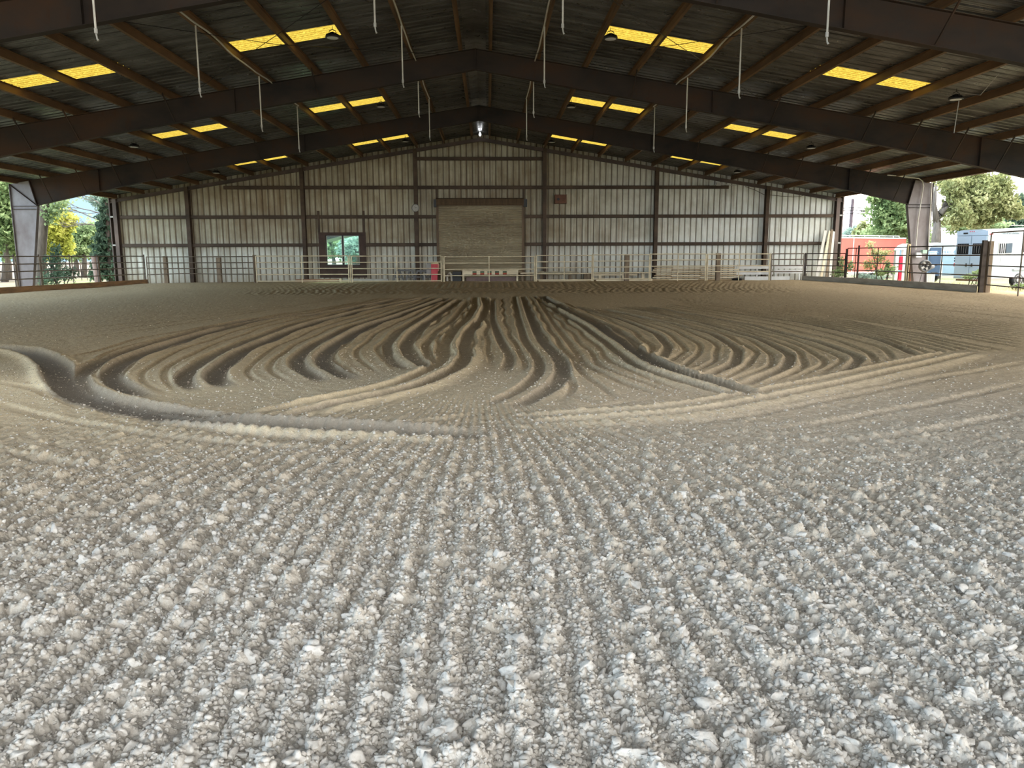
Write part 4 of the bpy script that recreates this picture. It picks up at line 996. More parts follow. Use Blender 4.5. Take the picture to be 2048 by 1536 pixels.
# striped post by the red trailer
xq = at(1799, 520, 40)
t = thing('pump_stand', 'white and red striped upright stand in front of the right end of the red trailer', 'stand', (xq.x, 40, -.06))
MB().bx(xq.x-.26, xq.x-.08, 39.9, 40.1, -.06, 1.75).bx(xq.x+.12, xq.x+.26, 39.9, 40.1, -.06, 1.78).build('white_upright', M_WHITE, t)
MB().bx(xq.x-.06, xq.x+.10, 39.85, 40.0, -.06, .62).bx(xq.x-.06, xq.x+.10, 39.85, 40.0, .74, 1.45).build('red_panel', simple('bright_red', (.7, .03, .07), (.6, .02, .06)), t)
# white slat fence beside the fan
t = thing('slat_fence', 'white slatted board fence standing outside behind the drum fan', 'fence', (at(1861, 540, 37).x, 37, -.06))
for i in range(5):
    x = at(1852+i*4.2, 540, 37).x; MB().bx(x-.045, x+.045, 36.98, 37.02, -.06, .62+.0*i).build('slat', M_WHITE, t)
m = MB(); a = at(1853, 512, 37); m.prism([(at(1852, 0, 37).x, .62), (at(1870, 0, 37).x, .62), (at(1869, 0, 37).x, at(0, 525, 37).z), (at(1855, 0, 37).x, at(0, 511, 37).z)], 36.97, 37.0); m.build('slanted_board', M_LGREY, t)
for i, (px_, y_) in enumerate(((1868, 530), (1869, 546))):
    q = at(px_, y_, 36.6); MB().bx(q.x-.15, q.x+.12, 36.55, 36.65, q.z-.03, q.z+.03).build('bracket', M_BLACK, t)
MB().bx(at(1865, 0, 36.5).x-.05, at(1865, 0, 36.5).x+.05, 36.45, 36.55, -.06, at(0, 527, 36.5).z).build('stake', M_RUSTB, t)

# lettering
def text(s, name, loc, xdir, size, mat, parent, normal_out=.01):
    cu = bpy.data.curves.new(name, 'FONT'); cu.body = s; cu.size = size; cu.align_x = 'CENTER'; cu.align_y = 'CENTER'; cu.extrude = .002
    ob = bpy.data.objects.new(name, cu); COL.objects.link(ob); dg = bpy.context.evaluated_depsgraph_get()
    me = bpy.data.meshes.new_from_object(ob.evaluated_get(dg)); bpy.data.objects.remove(ob)
    xd = Vector(xdir).normalized(); zd = Vector((0, 0, 1)); nd = xd.cross(zd)
    R = Matrix((xd, zd, nd)).transposed().to_4x4(); R.translation = Vector(loc) + nd*normal_out
    me.transform(Matrix.Translation(-Vector(parent['_o'])) @ R); me.materials.clear(); me.materials.append(mat)
    o = bpy.data.objects.new(name, me); COL.objects.link(o); o.parent = parent; return o
# white horse trailer: rear face toward the camera's left, long side toward the right
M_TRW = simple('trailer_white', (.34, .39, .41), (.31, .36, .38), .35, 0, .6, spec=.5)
M_TRB = simple('trailer_rear_shade', (.42, .52, .66), (.38, .48, .62), .35, 0, .6, spec=.5)  # trailer white turned bluer, the shade on the rear put into the colour
cR = at(1972, 520, 34.6)                      # shared rear corner
aL = at(1910, 520, 36.1)                      # far rear corner
wv = Vector((aL.x-cR.x, aL.y-cR.y)); W_ = wv.length
ang = math.atan2(-wv.y, -wv.x)                # u runs from the left rear corner to the shared corner
Lh = local((aL.x, aL.y), ang)                 # u across the rear (0..W_), v forward along the trailer
t = thing('horse_trailer', 'white horse trailer with barred windows and double rear doors beyond the right fence', 'trailer', (cR.x, cR.y, 0))
LEN = 7.0; zb, ztp = .42, 2.66; TL = .035
def hb(u0, u1, v0, v1, z0, z1):
    m = MB(); P = [Lh(u, v, z+TL*max(v, 0)) for z in (z0, z1) for u, v in ((u0, v0), (u1, v0), (u1, v1), (u0, v1))]; return m.hexa(P)
# body with rounded roof edges
m = MB(); prof = [(0, zb), (W_, zb), (W_, ztp-.22), (W_-.05, ztp-.10), (W_-.16, ztp-.02), (W_-.35, ztp), (.35, ztp), (.16, ztp-.02), (.05, ztp-.10), (0, ztp-.22)]
k = len(m.v); m.v += [tuple(Lh(u, 0, z)) for u, z in prof] + [tuple(Lh(u, LEN, z+TL*LEN)) for u, z in prof]; n = len(prof)
m.f += [tuple(range(n)), tuple(range(n, 2*n))[::-1]] + [(i, i+n, (i+1) % n+n, (i+1) % n) for i in range(n)]
m.build('body', M_TRW, t)
for a_, b_ in ((.03, W_/2-.02), (W_/2+.02, W_-.03)):
    d_ = hb(a_, b_, -.04, 0, zb+.03, ztp-.28).build('rear_door', M_TRB, t)
    xc = (a_+b_)/2
    hb(xc-.29, xc+.29, -.055, -.04, 1.54, 2.03).build('window_frame', M_BLACK, d_)
    hb(xc-.24, xc+.24, -.065, -.05, 1.59, 1.98).build('window_pane', M_DGLASS, d_)
    for i in range(4): hb(xc-.18+i*.12-.005, xc-.18+i*.12+.005, -.08, -.065, 1.59, 1.98).build('window_bar', M_GREY, d_)
    hx = b_-.12 if a_ < .5 else a_+.12
    hb(hx-.03, hx+.03, -.08, -.04, .98, 1.12).build('latch', M_BLACK, d_)
hb(0, W_, -.03, 0, ztp-.26, ztp-.05).build('rear_header', M_TRB, t)
for i, u in enumerate((W_/2-.1, W_/2, W_/2+.1)): hb(u-.025, u+.025, -.045, -.03, ztp-.10, ztp-.07).build('marker_light', M_RED, t)
hb(.36, .58, -.05, -.03, ztp-.18, ztp-.13).build('rear_lamp', M_BLACK, t)
for z0, mt in ((.98, M_RED), (1.20, M_BLACK), (1.32, M_BLACK)): hb(-.01, .03, -.05, -.03, z0, z0+(.16 if z0 < 1 else .07)).build('tail_light', mt, t)
hb(.3, W_-.2, -.2, 0, zb-.1, zb-.02).build('bumper', M_RUSTB, t)
# side windows on the face u = W_
for v0 in (.75, 2.3, 3.9):
    hb(W_, W_+.02, v0-.04, v0+.84, 1.50, 2.04).build('window_frame', M_LGREY, t)
    wf = hb(W_+.01, W_+.03, v0, v0+.8, 1.55, 1.99).build('side_window', M_DGLASS, t)
    hb(W_+.025, W_+.04, v0+.42, v0+.8, 1.55, 1.99).build('sliding_pane', simple('blue_glass', (.05, .075, .10), (.04, .06, .08), .2, spec=.15), wf)
    for i in range(3): hb(W_+.035, W_+.045, v0+.08+i*.12, v0+.10+i*.12, 1.55, 1.99).build('window_bar', M_WHITE, wf)
hb(W_, W_+.015, .05, LEN, 2.34, 2.355).build('side_seam', M_LGREY, t)
hb(W_, W_+.02, .08, .28, 2.40, 2.46).build('marker_light', M_RED, t)
text('Trails-et & Ultimate', 'side_lettering', Lh(W_+.01, 1.35, 2.45+TL*1.35), Lh(W_, 1, 0)-Lh(W_, 0, 0), .15, simple('grey_lettering', (.10, .13, .15), (.09, .12, .14)), t)
hb(W_, W_+.012, .9, .92, 1.10, 1.5).build('pinstripe', M_LGREY, t)
for v in (2.2, 3.15):
    c_ = Lh(W_-.10, v, .36); axd = (Lh(1, 0, 0)-Lh(0, 0, 0))
    wh = MB().lathe(tuple(c_), [(.22, -.1), (.35, -.09), (.36, 0), (.35, .09), (.25, .11)], 26, tuple(axd)).build('tire', M_BLACK, t, True)
    MB().lathe(tuple(c_), [(.24, .08), (.23, .115), (.12, .09), (.08, .13), (.02, .13)], 20, tuple(axd)).build('wheel_hub', M_LGREY, wh, True)
hb(W_-.02, W_+.10, 1.75, 3.6, .74, .80).build('fender', M_LGREY, t)
MB().tube([Lh(W_/2, LEN-.3, .6), Lh(W_/2, LEN-.3, -.05)], .05, 8).build('jack_leg', M_BLACK, t)

# two older stock trailers behind
M_BLU = simple('trailer_dark_blue', (.06, .10, .17), (.045, .08, .14), .45); M_LBL = simple('trailer_light_blue', (.26, .37, .46), (.22, .33, .42), .45)
def stock(px0, px1, Y, z1, body, low, label, word, wpx):
    a = at(px0, 520, Y); b = at(px1, 520, Y); t = thing('stock_trailer', label, 'trailer', ((a.x+b.x)/2, Y, 0), None)
    m = MB(); w_ = b.x-a.x; pr_ = [(a.x, .4), (b.x, .4), (b.x, z1-.3), (b.x-w_*.12, z1-.1), (b.x-w_*.3, z1), (a.x+w_*.3, z1), (a.x+w_*.12, z1-.1), (a.x, z1-.3)]
    m.prism(pr_, Y, Y+3.6); m.build('body', body, t)
    m = MB(); m.prism([(a.x-.03, z1-.34), (b.x+.03, z1-.34), (b.x+.02, z1-.28), (b.x-w_*.12, z1-.06), (b.x-w_*.3, z1+.04), (a.x+w_*.3, z1+.04), (a.x+w_*.12, z1-.06), (a.x-.02, z1-.28)], Y-.03, Y+3.62); m.build('roof', M_TRW, t)
    MB().bx(a.x+.02, b.x-.02, Y-.04, Y, .42, 1.12).build('lower_door', low, t)
    for i in range(3): MB().bx(a.x+.05, b.x-.05, Y-.03, Y, z1-.40-.12*i, z1-.36-.12*i).build('door_slat', low, t)
    q0_ = at(wpx[0], wpx[1], Y-.05); q1_ = at(wpx[2], wpx[3], Y-.05)
    sg = MB().bx(q0_.x, q1_.x, Y-.07, Y-.03, q1_.z, q0_.z).build('name_panel', simple('panel_paint', (.62, .72, .84), (.56, .68, .8)), t)
    text(word, 'name_lettering', ((q0_.x+q1_.x)/2, Y-.075, (q0_.z+q1_.z)/2), (1, 0, 0), .22, simple('letter_blue', (.16, .28, .42), (.14, .24, .38)), sg, .004)
    MB().bx((a.x+b.x)/2-.02, (a.x+b.x)/2+.02, Y-.05, Y, .42, 1.12).build('door_edge', M_WHITE, t)
    for s_ in (.1, -.1):
        xw = a.x+.1 if s_ > 0 else b.x-.1; MB().lathe((xw, Y+1.8, .32), [(.2, -.08), (.34, -.07), (.34, .07), (.2, .08)], 18, (1, 0, 0)).build('wheel', M_BLACK, t, True)
stock(1857, 1912, 41.5, 2.12, M_LBL, M_LBL, 'light blue stock trailer with a dark blue left door, partly behind the white horse trailer', 'AMERICAN', (1886, 500, 1908, 509))
st = [o for o in bpy.data.objects if o.name == 'stock_trailer'][0]
a = at(1857, 520, 41.5); b = at(1879, 520, 41.5)
dd_ = MB().bx(a.x+.02, b.x, 41.38, 41.45, .40, 1.90).build('dark_door', M_BLU, st)
MB().bx(b.x, b.x+.06, 41.37, 41.46, .40, 1.90).build('door_edge', M_WHITE, st)
q0_ = at(1858.5, 502, 41.4); q1_ = at(1873, 509, 41.4)
MB().bx(q0_.x, q1_.x, 41.35, 41.38, q1_.z, q0_.z).build('name_panel', bpy.data.materials['panel_paint'], dd_)
text('AMERICAN', 'name_lettering', ((q0_.x+q1_.x)/2, 41.345, (q0_.z+q1_.z)/2), (1, 0, 0), .12, bpy.data.materials['letter_blue'], dd_, .003)

# utility pole and wires
q = at(1706, 398, 92)
t = thing('utility_pole', 'tall wooden utility pole above the red trailer', 'pole', (q.x-.2, 92, -.06), None)
MB().tube([(q.x-.2, 92, -.06), (q.x, 92, q.z)], .24, 10, .17).build('pole', simple('pole_wood', (.10, .075, .085), (.07, .05, .06)), t)
wires = [((1660, 419), (1706, 415), (1830, 420)), ((1660, 424), (1706, 420), (1830, 433)), ((1660, 432), (1706, 426), (1830, 433))]
for i, w_ in enumerate(wires):
    pts = [at(w_[0][0], w_[0][1], 92), at(w_[1][0], w_[1][1], 92), at((w_[1][0]+w_[2][0])/2, (w_[1][1]+w_[2][1])/2+1.5, 92), at(w_[2][0], w_[2][1], 92)]
    pts = [p+Vector((0, -.19, 0)) for p in pts]
    tag(MB().tube(pts, .045, 5).build('overhead_wire', M_BLACK), 'overhead wire on the utility pole, %s of three' % ['top', 'middle', 'bottom'][i], 'wire', 'overhead wires')
for i, (y0_, y1_) in enumerate(((428, 425), (437, 436.5), (451, 451))):
    tag(MB().tube([at(2012, y0_, 60), at(2060, y1_, 60)], .025, 5).build('overhead_wire', M_LGREY), 'pale overhead wire before the dark trees at the right edge, %s of three' % ['top', 'middle', 'bottom'][i], 'wire', 'overhead wires')
p_ = at(1722, 421.8, 91.81); tag(MB().tube([p_, p_+Vector((.75, 0, 0))], .1, 8).build('wire_splice', M_BLACK), 'dark splice case hanging on the overhead wires right of the pole', 'splice')

# right trees
GR = 'trees beyond the right side'
T('leafy_tree', 'dark green broad tree left of the right steel column', 1790, 62, (1790, 430), [(1785, 425, 34, 32, 0), (1810, 400, 34, 30, 1), (1765, 405, 16, 16, 0), (1800, 455, 40, 18, 0), (1750, 398, 12, 6, 0)], 11000, .17, ML_D if False else ML_G, group=GR, seed=21)
T('leafy_tree', 'bright green bushy tree above the right part of the red trailer', 1770, 72, (1770, 470), [(1765, 465, 30, 14, 0), (1800, 468, 30, 18, 0)], 4000, .18, ML_L, group=GR, seed=22)
T('leafy_tree', 'small yellow-green tree beside the utility pole', 1728, 80, (1728, 470), [(1728, 462, 12, 14, 0), (1718, 468, 10, 10, 0)], 1800, .18, ML_O, group=GR, seed=23)
T('leafy_tree', 'pale bluish tree left of the utility pole', 1694, 86, (1694, 480), [(1700, 472, 14, 12, 0), (1684, 478, 10, 8, 0), (1712, 462, 9, 9, 0)], 1600, .18, ML_P, group=GR, seed=24)
T('spreading_tree', 'big spreading olive-green tree with a leaning grey trunk behind the horse trailer', 1866, 50, (1874, 440),
  [(1905, 375, 18, 22, 0), (1930, 375, 34, 26, 1), (1965, 395, 34, 28, 0), (1915, 425, 28, 26, 0), (1955, 430, 34, 22, 1), (1995, 375, 26, 24, 0), (2005, 410, 24, 18, 0), (1920, 355, 40, 16, 2), (2030, 425, 20, 12, 0)],
  15000, .145, ML_O, group=GR, seed=25, tr=.42, br=[[(1874, 440), (1890, 410), (1905, 385), (1912, 360)], [(1874, 445), (1868, 410), (1872, 370)], [(1880, 428), (1895, 412), (1915, 405)]])
T('leafy_tree', 'light green tree behind the white horse trailer roof', 1950, 60, (1950, 470), [(1940, 448, 40, 14, 0), (1985, 452, 24, 8, 0)], 4500, .15, ML_L, group=GR, seed=26)
base = (B(2040, 66), 66, -.06)
tree('conifer_tree', 'dark conifer at the right edge behind the horse trailer', 'tree', base, [(0, 0, 0), (0, 0, 4), (0, 0, 6.5)], [blob(2042, 400+i*13, 66, 10+i*4.2, 9, base) for i in range(6)], 5000, .2, ML_D, M_BARKD, GR, seed=27, hang=1.)
for px, top, m_, nm in ((1660, 478, ML_P, 'low distant tree left of the utility pole behind the wall corner'), (1745, 476, ML_L, 'distant tree just above the red trailer roof'), (1830, 455, ML_L, 'distant tree behind the right steel column'), (2010, 440, ML_L, 'distant tree above the horse trailer at the right edge')):
    belt(px, 100, top, m_, nm)
# shrubs in front of the red trailer
def shrub(px, Y, bl, n, mat, label, size=.06, seed=0):
    base = (B(px, Y), Y, -.06); t = thing('shrub', label, 'bush', base, 'shrubs outside the right fence'); m = MB(); rg = random.Random(seed)
    for i in range(7):
        bx__ = bl[i % len(bl)]; q = at(bx__[0]+rg.uniform(-4, 4), bx__[1], Y); m.tube([(base[0]+rg.uniform(-.1, .1), Y, -.06), ((base[0]+q.x)/2, Y+rg.uniform(-.2, .2), q.z*.5), tuple(q)], .015, 5)
    m.build('stems', M_BARKD, t)
    leaves('foliage', [(base[0]+b[0], base[1]+b[1], base[2]+b[2], *b[3:]) for b in [blob(a_, b_, Y, c_, d_, base) for a_, b_, c_, d_ in bl]], n, size, mat, t, seed=seed)
shrub(1757, 42, [(1757, 515, 14, 16), (1740, 490, 7, 8), (1748, 505, 9, 8), (1770, 505, 12, 6), (1737, 530, 12, 10)], 1300, ML_O, 'tall straggly green shrub in front of the red trailer', seed=31)
shrub(1682, 41, [(1680, 545, 14, 10), (1684, 525, 6, 12), (1700, 532, 8, 10)], 700, ML_L, 'low green shrub by the back right corner fence', seed=32)
shrub(1778, 39, [(1778, 540, 12, 8), (1760, 545, 10, 6), (1775, 528, 5, 8)], 700, ML_G, 'dark green shrub low in front of the red trailer', seed=33)
shrub(1735, 40, [(1728, 552, 16, 5), (1755, 555, 18, 5)], 600, ML_P, 'pale ground-hugging shrub at the fence foot by the red trailer', seed=34)
shrub(1946, 31, [(1940, 553, 10, 4), (1955, 548, 8, 6)], 500, ML_L, 'light green weeds by the horse trailer rear', size=.05, seed=35)
shrub(2034, 30, [(2045, 573, 12, 5), (2035, 577, 8, 3)], 900, ML_G, 'bright green weeds at the right edge below the trailer wheels', size=.05, seed=36)
one(MB().bx(at(1670, 0, 45).x, at(1680, 0, 45).x, 44.8, 45.2, -.06, at(0, 540, 45).z), 'blue_tub', simple('blue_tub_paint', (.06, .14, .45), (.05, .1, .35)), 'small blue tub among the shrubs at the right end of the back wall', 'tub')
one(MB().tube([at(2027, 574, 30.5), at(2046, 572, 30.2)+Vector((.3, 0, 0))], .13, 12), 'black_culvert', M_BLACK, 'black pipe lying on the ground below the trailer wheels', 'pipe')
# dirt heap at the gate
v = []; m = MB(); c_ = at(1990, 580, 28.5); c_.z = 0
m.lathe((c_.x+.6, 29.2, -.08), [(1.6, 0), (1.2, .12), (.7, .2), (.2, .24), (.02, .25)], 16)
one(m, 'dirt_heap', MD, 'low heap of dry dirt outside the tall gate panel', 'heap')
# dry grass tufts at fence feet
def tufts(name, label, pts, n, h_, mat, seed):
    r = np.random.default_rng(seed); P = np.array(pts)[r.integers(0, len(pts), n)] + r.normal(0, .25, (n, 2)); a = r.uniform(0, 6.28, n); hh = r.uniform(.4, 1, n)*h_
    ln = r.normal(0, .10, (n, 2)); w0 = np.stack([np.cos(a), np.sin(a)], 1)*.012
    z0 = np.full(n, -.08)
    V = np.stack([np.c_[P-w0, z0], np.c_[P+w0, z0], np.c_[P+ln, z0+hh]], 1).reshape(-1, 3)
    o = npmesh(name, V, np.arange(3*n).reshape(-1, 3), mat, origin=(float(P[:, 0].mean()), float(P[:, 1].mean()), -.08)); tag(o, label, 'grass', kind='stuff')
lf = [tuple(lpt(px)+Vector((-1.2, .3))) for px in range(-30, 240, 8)]
tufts('dry_grass', 'dry grass growing along the outside of the left fence', lf, 5000, .45, leafmat('dry_grass', (.45, .42, .22), (.62, .58, .36), (.75, .72, .5)), 1)
tufts('dry_grass', 'dry grass growing outside the right fence under the trailers', [(XR+1.8+.4*j, y) for y in np.arange(26, 41, .6) for j in range(6)], 7000, .4, leafmat('dry_grass_light', (.42, .40, .2), (.66, .58, .36), (.8, .74, .5)), 2)
# ------------------------------------------------------------ the harrowed footing
def hsh(ix, iy, s):
    n = (ix*374761393 + iy*668265263 + s*1442695041) & 0xffffffff
    n = ((n ^ (n >> 13))*1274126177) & 0xffffffff
    return ((n ^ (n >> 16)) & 0xffffff)/float(0xffffff)
def vnoise(x, y, s):
    ix = np.floor(x).astype(np.int64); iy = np.floor(y).astype(np.int64); fx = x-ix; fy = y-iy
    fx = fx*fx*(3-2*fx); fy = fy*fy*(3-2*fy)
    a = hsh(ix, iy, s); b = hsh(ix+1, iy, s); c = hsh(ix, iy+1, s); d = hsh(ix+1, iy+1, s)
    return (a*(1-fx)+b*fx)*(1-fy) + (c*(1-fx)+d*fx)*fy
def fbm(x, y, s, o=4):
    v = 0; a = .5
    for i in range(o): v = v + a*vnoise(x*2**i, y*2**i, s+i*7); a *= .5
    return v
def domes(x, y, cell, s, prob=.8, rmin=.25, rmax=.62):
    """lumps: one clod per cell with its own radius"""
    u = x/cell; v = y/cell; ix = np.floor(u).astype(np.int64); iy = np.floor(v).astype(np.int64); best = np.zeros_like(u)
    for dx in (-1, 0, 1):
        for dy in (-1, 0, 1):
            cx = ix+dx; cy = iy+dy; px = cx+hsh(cx, cy, s); py = cy+hsh(cx, cy, s+1); r = rmin+(rmax-rmin)*hsh(cx, cy, s+2)**2
            r = np.where(hsh(cx, cy, s+3) < prob, r, 1e-3)
            d2 = ((u-px)**2+(v-py)**2)/(r*r); best = np.maximum(best, np.sqrt(np.clip(1-d2, 0, 1))*r)
    return best*cell
# track map over the arena: grooves and ridges traced as curves on the ground
MX0, MX1, MY0, MY1, MS_ = -17., 19., 4.0, 38., .03
nxm = int((MX1-MX0)/MS_); nym = int((MY1-MY0)/MS_)
TG = np.zeros((nym, nxm), np.float32); TR = np.zeros((nym, nxm), np.float32); TP = np.zeros((nym, nxm), np.float32)
def curve(pts, n=None):
    """smooth ground polyline through photograph pixels"""
    P = np.array([gnd(*p) for p in pts]); d = np.r_[0, np.cumsum(np.linalg.norm(np.diff(P, axis=0), axis=1))]
    n = n or max(8, int(d[-1]/.04)); t = np.linspace(0, d[-1], n)
    # Catmull-Rom style smoothing by interpolating then averaging
    Q = np.stack([np.interp(t, d, P[:, k]) for k in (0, 1)], 1)
    w_ = max(3, n//(len(pts)*2)); ker = np.hanning(w_+2)[1:-1]; ker /= ker.sum(); pad = w_//2
    if n > 3*w_: 
        E_ = np.pad(Q, ((pad, w_-1-pad), (0, 0)), mode='edge'); E_[:pad] = 2*Q[0]-Q[1:pad+1][::-1]; m2 = w_-1-pad
        if m2 > 0: E_[-m2:] = 2*Q[-1]-Q[-m2-1:-1][::-1]
        Q = np.stack([np.convolve(E_[:, k], ker, 'valid') for k in (0, 1)], 1)
    return Q
def stamp(Q, width, depth, ridge=.5, rw=None, off=None, tread=0., pack=0., fade=True, wob=.0):
    """press a groove of given half width; push ridges up on both sides"""
    rw = rw or width*1.0; R = width*1.3+rw*2.2; k = int(R/MS_)+1
    d = np.gradient(Q, axis=0); L_ = np.linalg.norm(d, axis=1)+1e-9; nrm = np.stack([-d[:, 1], d[:, 0]], 1)/L_[:, None]
    if off: Q = Q + nrm*off
    if wob: Q = Q + nrm*(wob*np.sin(np.arange(len(Q))*.04*2.1+Q[0, 0]*9))[:, None]
    s = np.r_[0, np.cumsum(np.linalg.norm(np.diff(Q, axis=0), axis=1))]; tot = s[-1]
    step = max(1, int(len(Q)*.045/max(tot, .05)))
    for i in range(0, len(Q), step):
        x, y = Q[i]; jx = int((x-MX0)/MS_); jy = int((y-MY0)/MS_)
        x0, x1, y0, y1 = max(jx-k, 0), min(jx+k+1, nxm), max(jy-k, 0), min(jy+k+1, nym)
        if x0 >= x1 or y0 >= y1: continue
        gx_ = MX0+(np.arange(x0, x1)+.5)*MS_-x; gy_ = MY0+(np.arange(y0, y1)+.5)*MS_-y
        r = np.sqrt(gx_[None]**2+gy_[:, None]**2)
        f_ = min(1., s[i]/.8, (tot-s[i])/.8) if fade else 1.
        f_ = max(f_, .0)
        m = 1+tread*math.sin(s[i]*2*math.pi/.21)
        g_ = depth*f_*np.clip(1-(r/width)**4, 0, 1)*1.0
        TG[y0:y1, x0:x1] = np.maximum(TG[y0:y1, x0:x1], g_)
        if pack: TP[y0:y1, x0:x1] = np.maximum(TP[y0:y1, x0:x1], pack*f_*np.clip(1.25-r/width, 0, 1)**.5)
        rg_ = ridge*depth*f_*m*np.exp(-((r-width*1.15)/rw)**2)*(r > width*.8)
        TR[y0:y1, x0:x1] = np.maximum(TR[y0:y1, x0:x1], rg_)
def family(A, B, n, **k):
    """intermediate grooves between two traced guides"""
    A = curve(A, 300); B = curve(B, 300)
    for i in range(1, n+1):
        f_ = i/(n+1); Q = A*(1-f_)+B*f_; L_ = np.linalg.norm(np.diff(Q, axis=0), axis=1).sum(); m = max(12, int(L_/.04)); t = np.linspace(0, 299, m)
        Q = np.stack([np.interp(t, np.arange(300), Q[:, j]) for j in (0, 1)], 1)
        stamp(Q, wob=.03, **k)
L0 = [(760, 594), (600, 622), (480, 640), (300, 665), (180, 690), (80, 702)]
L1 = [(800, 596), (640, 626), (505, 640), (400, 665), (300, 695), (220, 725), (192, 750), (205, 775), (262, 798)]
L2 = [(850, 594), (720, 620), (612, 647), (520, 680), (450, 712), (405, 745), (400, 762), (425, 777)]
L3 = [(885, 596), (800, 628), (715, 655), (650, 690), (622, 715), (628, 735), (680, 762)]
L4 = [(915, 598), (860, 635), (815, 665), (797, 690), (805, 715), (845, 740)]
L5 = [(935, 604), (905, 640), (870, 665), (850, 690), (858, 715), (885, 735)]
L6 = [(958, 594), (962, 612), (948, 640), (925, 660), (908, 690), (914, 712), (895, 738), (830, 770), (750, 790), (640, 812), (520, 835)]
L6a = L6[:6]
C1 = [(985, 598), (985, 640), (1000, 680), (1022, 715), (1010, 745)]
C2 = [(1040, 592), (1052, 630), (1072, 680), (1108, 720), (1112, 745), (1085, 780), (1010, 815)]
C3 = [(1075, 600), (1110, 650), (1150, 700), (1170, 730), (1240, 765), (1330, 795)]
C4 = [(1075, 592), (1130, 622), (1190, 655), (1240, 690), (1272, 715), (1310, 738), (1380, 760), (1450, 778), (1515, 792)]
R0 = [(1120, 612), (1200, 645), (1255, 670), (1275, 690), (1258, 706)]
R1 = [(1150, 612), (1250, 642), (1315, 668), (1338, 694), (1320, 720)]
R2 = [(1200, 616), (1320, 642), (1425, 668), (1477, 700), (1470, 728), (1400, 757)]
R3 = [(1240, 612), (1400, 645), (1520, 678), (1582, 710), (1572, 735), (1475, 775)]
R4 = [(1290, 612), (1500, 650), (1640, 685), (1722, 715), (1690, 745)]
R5 = [(1330, 608), (1600, 645), (1760, 680), (1838, 712)]
R6 = [(1350, 602), (1700, 640), (1900, 675), (2060, 705)]
R7 = [(1300, 594), (1600, 608), (1850, 625), (2080, 648)]
T1 = [(-60, 692), (0, 697), (50, 703), (88, 716), (112, 735), (120, 756), (140, 778), (180, 797), (250, 815), (350, 834), (450, 846), (550, 854), (700, 862), (850, 868), (980, 872)]
T1b = [(140, 752), (160, 776), (215, 797), (300, 815), (400, 828), (490, 838)]
T8 = [(1945, 704), (1850, 727), (1760, 748), (1660, 770), (1560, 790), (1480, 805), (1400, 820), (1310, 830), (1180, 838), (1000, 846)]
T9 = [(1120, 782), (1170, 802), (1235, 815)]
h_ = dict(width=.06, depth=.026, ridge=.4, rw=.06)
for A_, B_, n in ((L0, L1, 3), (L1, L2, 4), (L2, L3, 4), (L3, L4, 3), (L4, L5, 1)): family(A_, B_, n, **h_)
family(L5, L6a, 2, **h_); family(L6a, C1[:5], 2, **h_); family(C1, C2[:5], 2, **h_); family(C2, C3, 2, **h_); family(C3, C4, 3, **h_)
family(C4[:5], R1, 2, **h_)
for A_, B_, n in ((R1, R2, 3), (R2, R3, 2), (R3, R4, 3), (R4, R5, 2), (R5, R6, 6), (R6, R7, 12)): family(A_, B_, n, **h_)
for c_ in (C1, R0, R1, R2, R3, R4, R5): stamp(curve(c_), .09, .045, .45, .08, pack=.35)
for c_ in (L1, L2, L3): 
    stamp(curve(c_), .14, .06, .6, .12, off=.16, pack=.8); stamp(curve(c_), .12, .05, .5, .10, off=-.20, pack=.7)
stamp(curve(L4), .13, .05, .8, .12, off=.12, pack=.4); stamp(curve(L4), .10, .045, .6, .10, off=-.2, pack=.4); stamp(curve(L5), .09, .035, .4, .08)
stamp(curve(L6), .12, .06, .9, .10, off=.16, pack=.3); stamp(curve(L6), .12, .05, .7, .10, off=-.18, tread=.5)
stamp(curve(C2), .12, .05, .5, .10, off=.1, pack=.6); stamp(curve(C2), .09, .045, .5, .08, off=-.22, pack=.3); stamp(curve(C3), .08, .03, .4, .08)
stamp(curve(C4), .15, .07, .6, .12, off=.1, pack=.95, tread=.6); stamp(curve(C4), .08, .04, .6, .10, off=-.22, tread=.6, pack=.4)
stamp(curve(T1), .20, .075, .45, .10, tread=.8, pack=1., fade=True); stamp(curve(T1b), .10, .045, .3, .08, pack=.7)
stamp(curve(T8), .10, .03, 1.6, .13, off=.10); stamp(curve(T8), .09, .03, .8, .08, off=-.22, tread=.9); stamp(curve(T9), .09, .02, 1.4, .12)
for i, c_ in enumerate(([(-40, 760), (60, 775), (160, 812), (330, 850), (500, 872), (700, 885)], [(-40, 800), (120, 840), (300, 872), (520, 895), (760, 905)], [(-60, 880), (0, 905), (150, 935), (260, 955)], [(2080, 720), (1900, 752), (1700, 792), (1500, 832), (1350, 852)],
                        [(2080, 760), (1900, 800), (1700, 838), (1500, 868)], [(2080, 820), (1850, 865), (1650, 890)], [(1010, 815), (900, 838), (760, 850)], [(1330, 795), (1200, 812), (1100, 820)])):
    stamp(curve(c_), .09, .022, .5, .12)
# faint parallel passes on the far left and along the back
for i in range(9):
    f_ = i/8; c_ = [(-60, 600+95*f_), (200, 598+75*f_), (450, 592+42*f_), (720, 582+10*f_)]; stamp(curve(c_), .07, .016, .5, .09)
for i in range(7):
    f_ = i/6; c_ = [(1100, 586+4*f_), (1400, 583+12*f_), (1750, 582+24*f_), (2080, 590+50*f_)]; stamp(curve(c_), .08, .025, .5, .09)
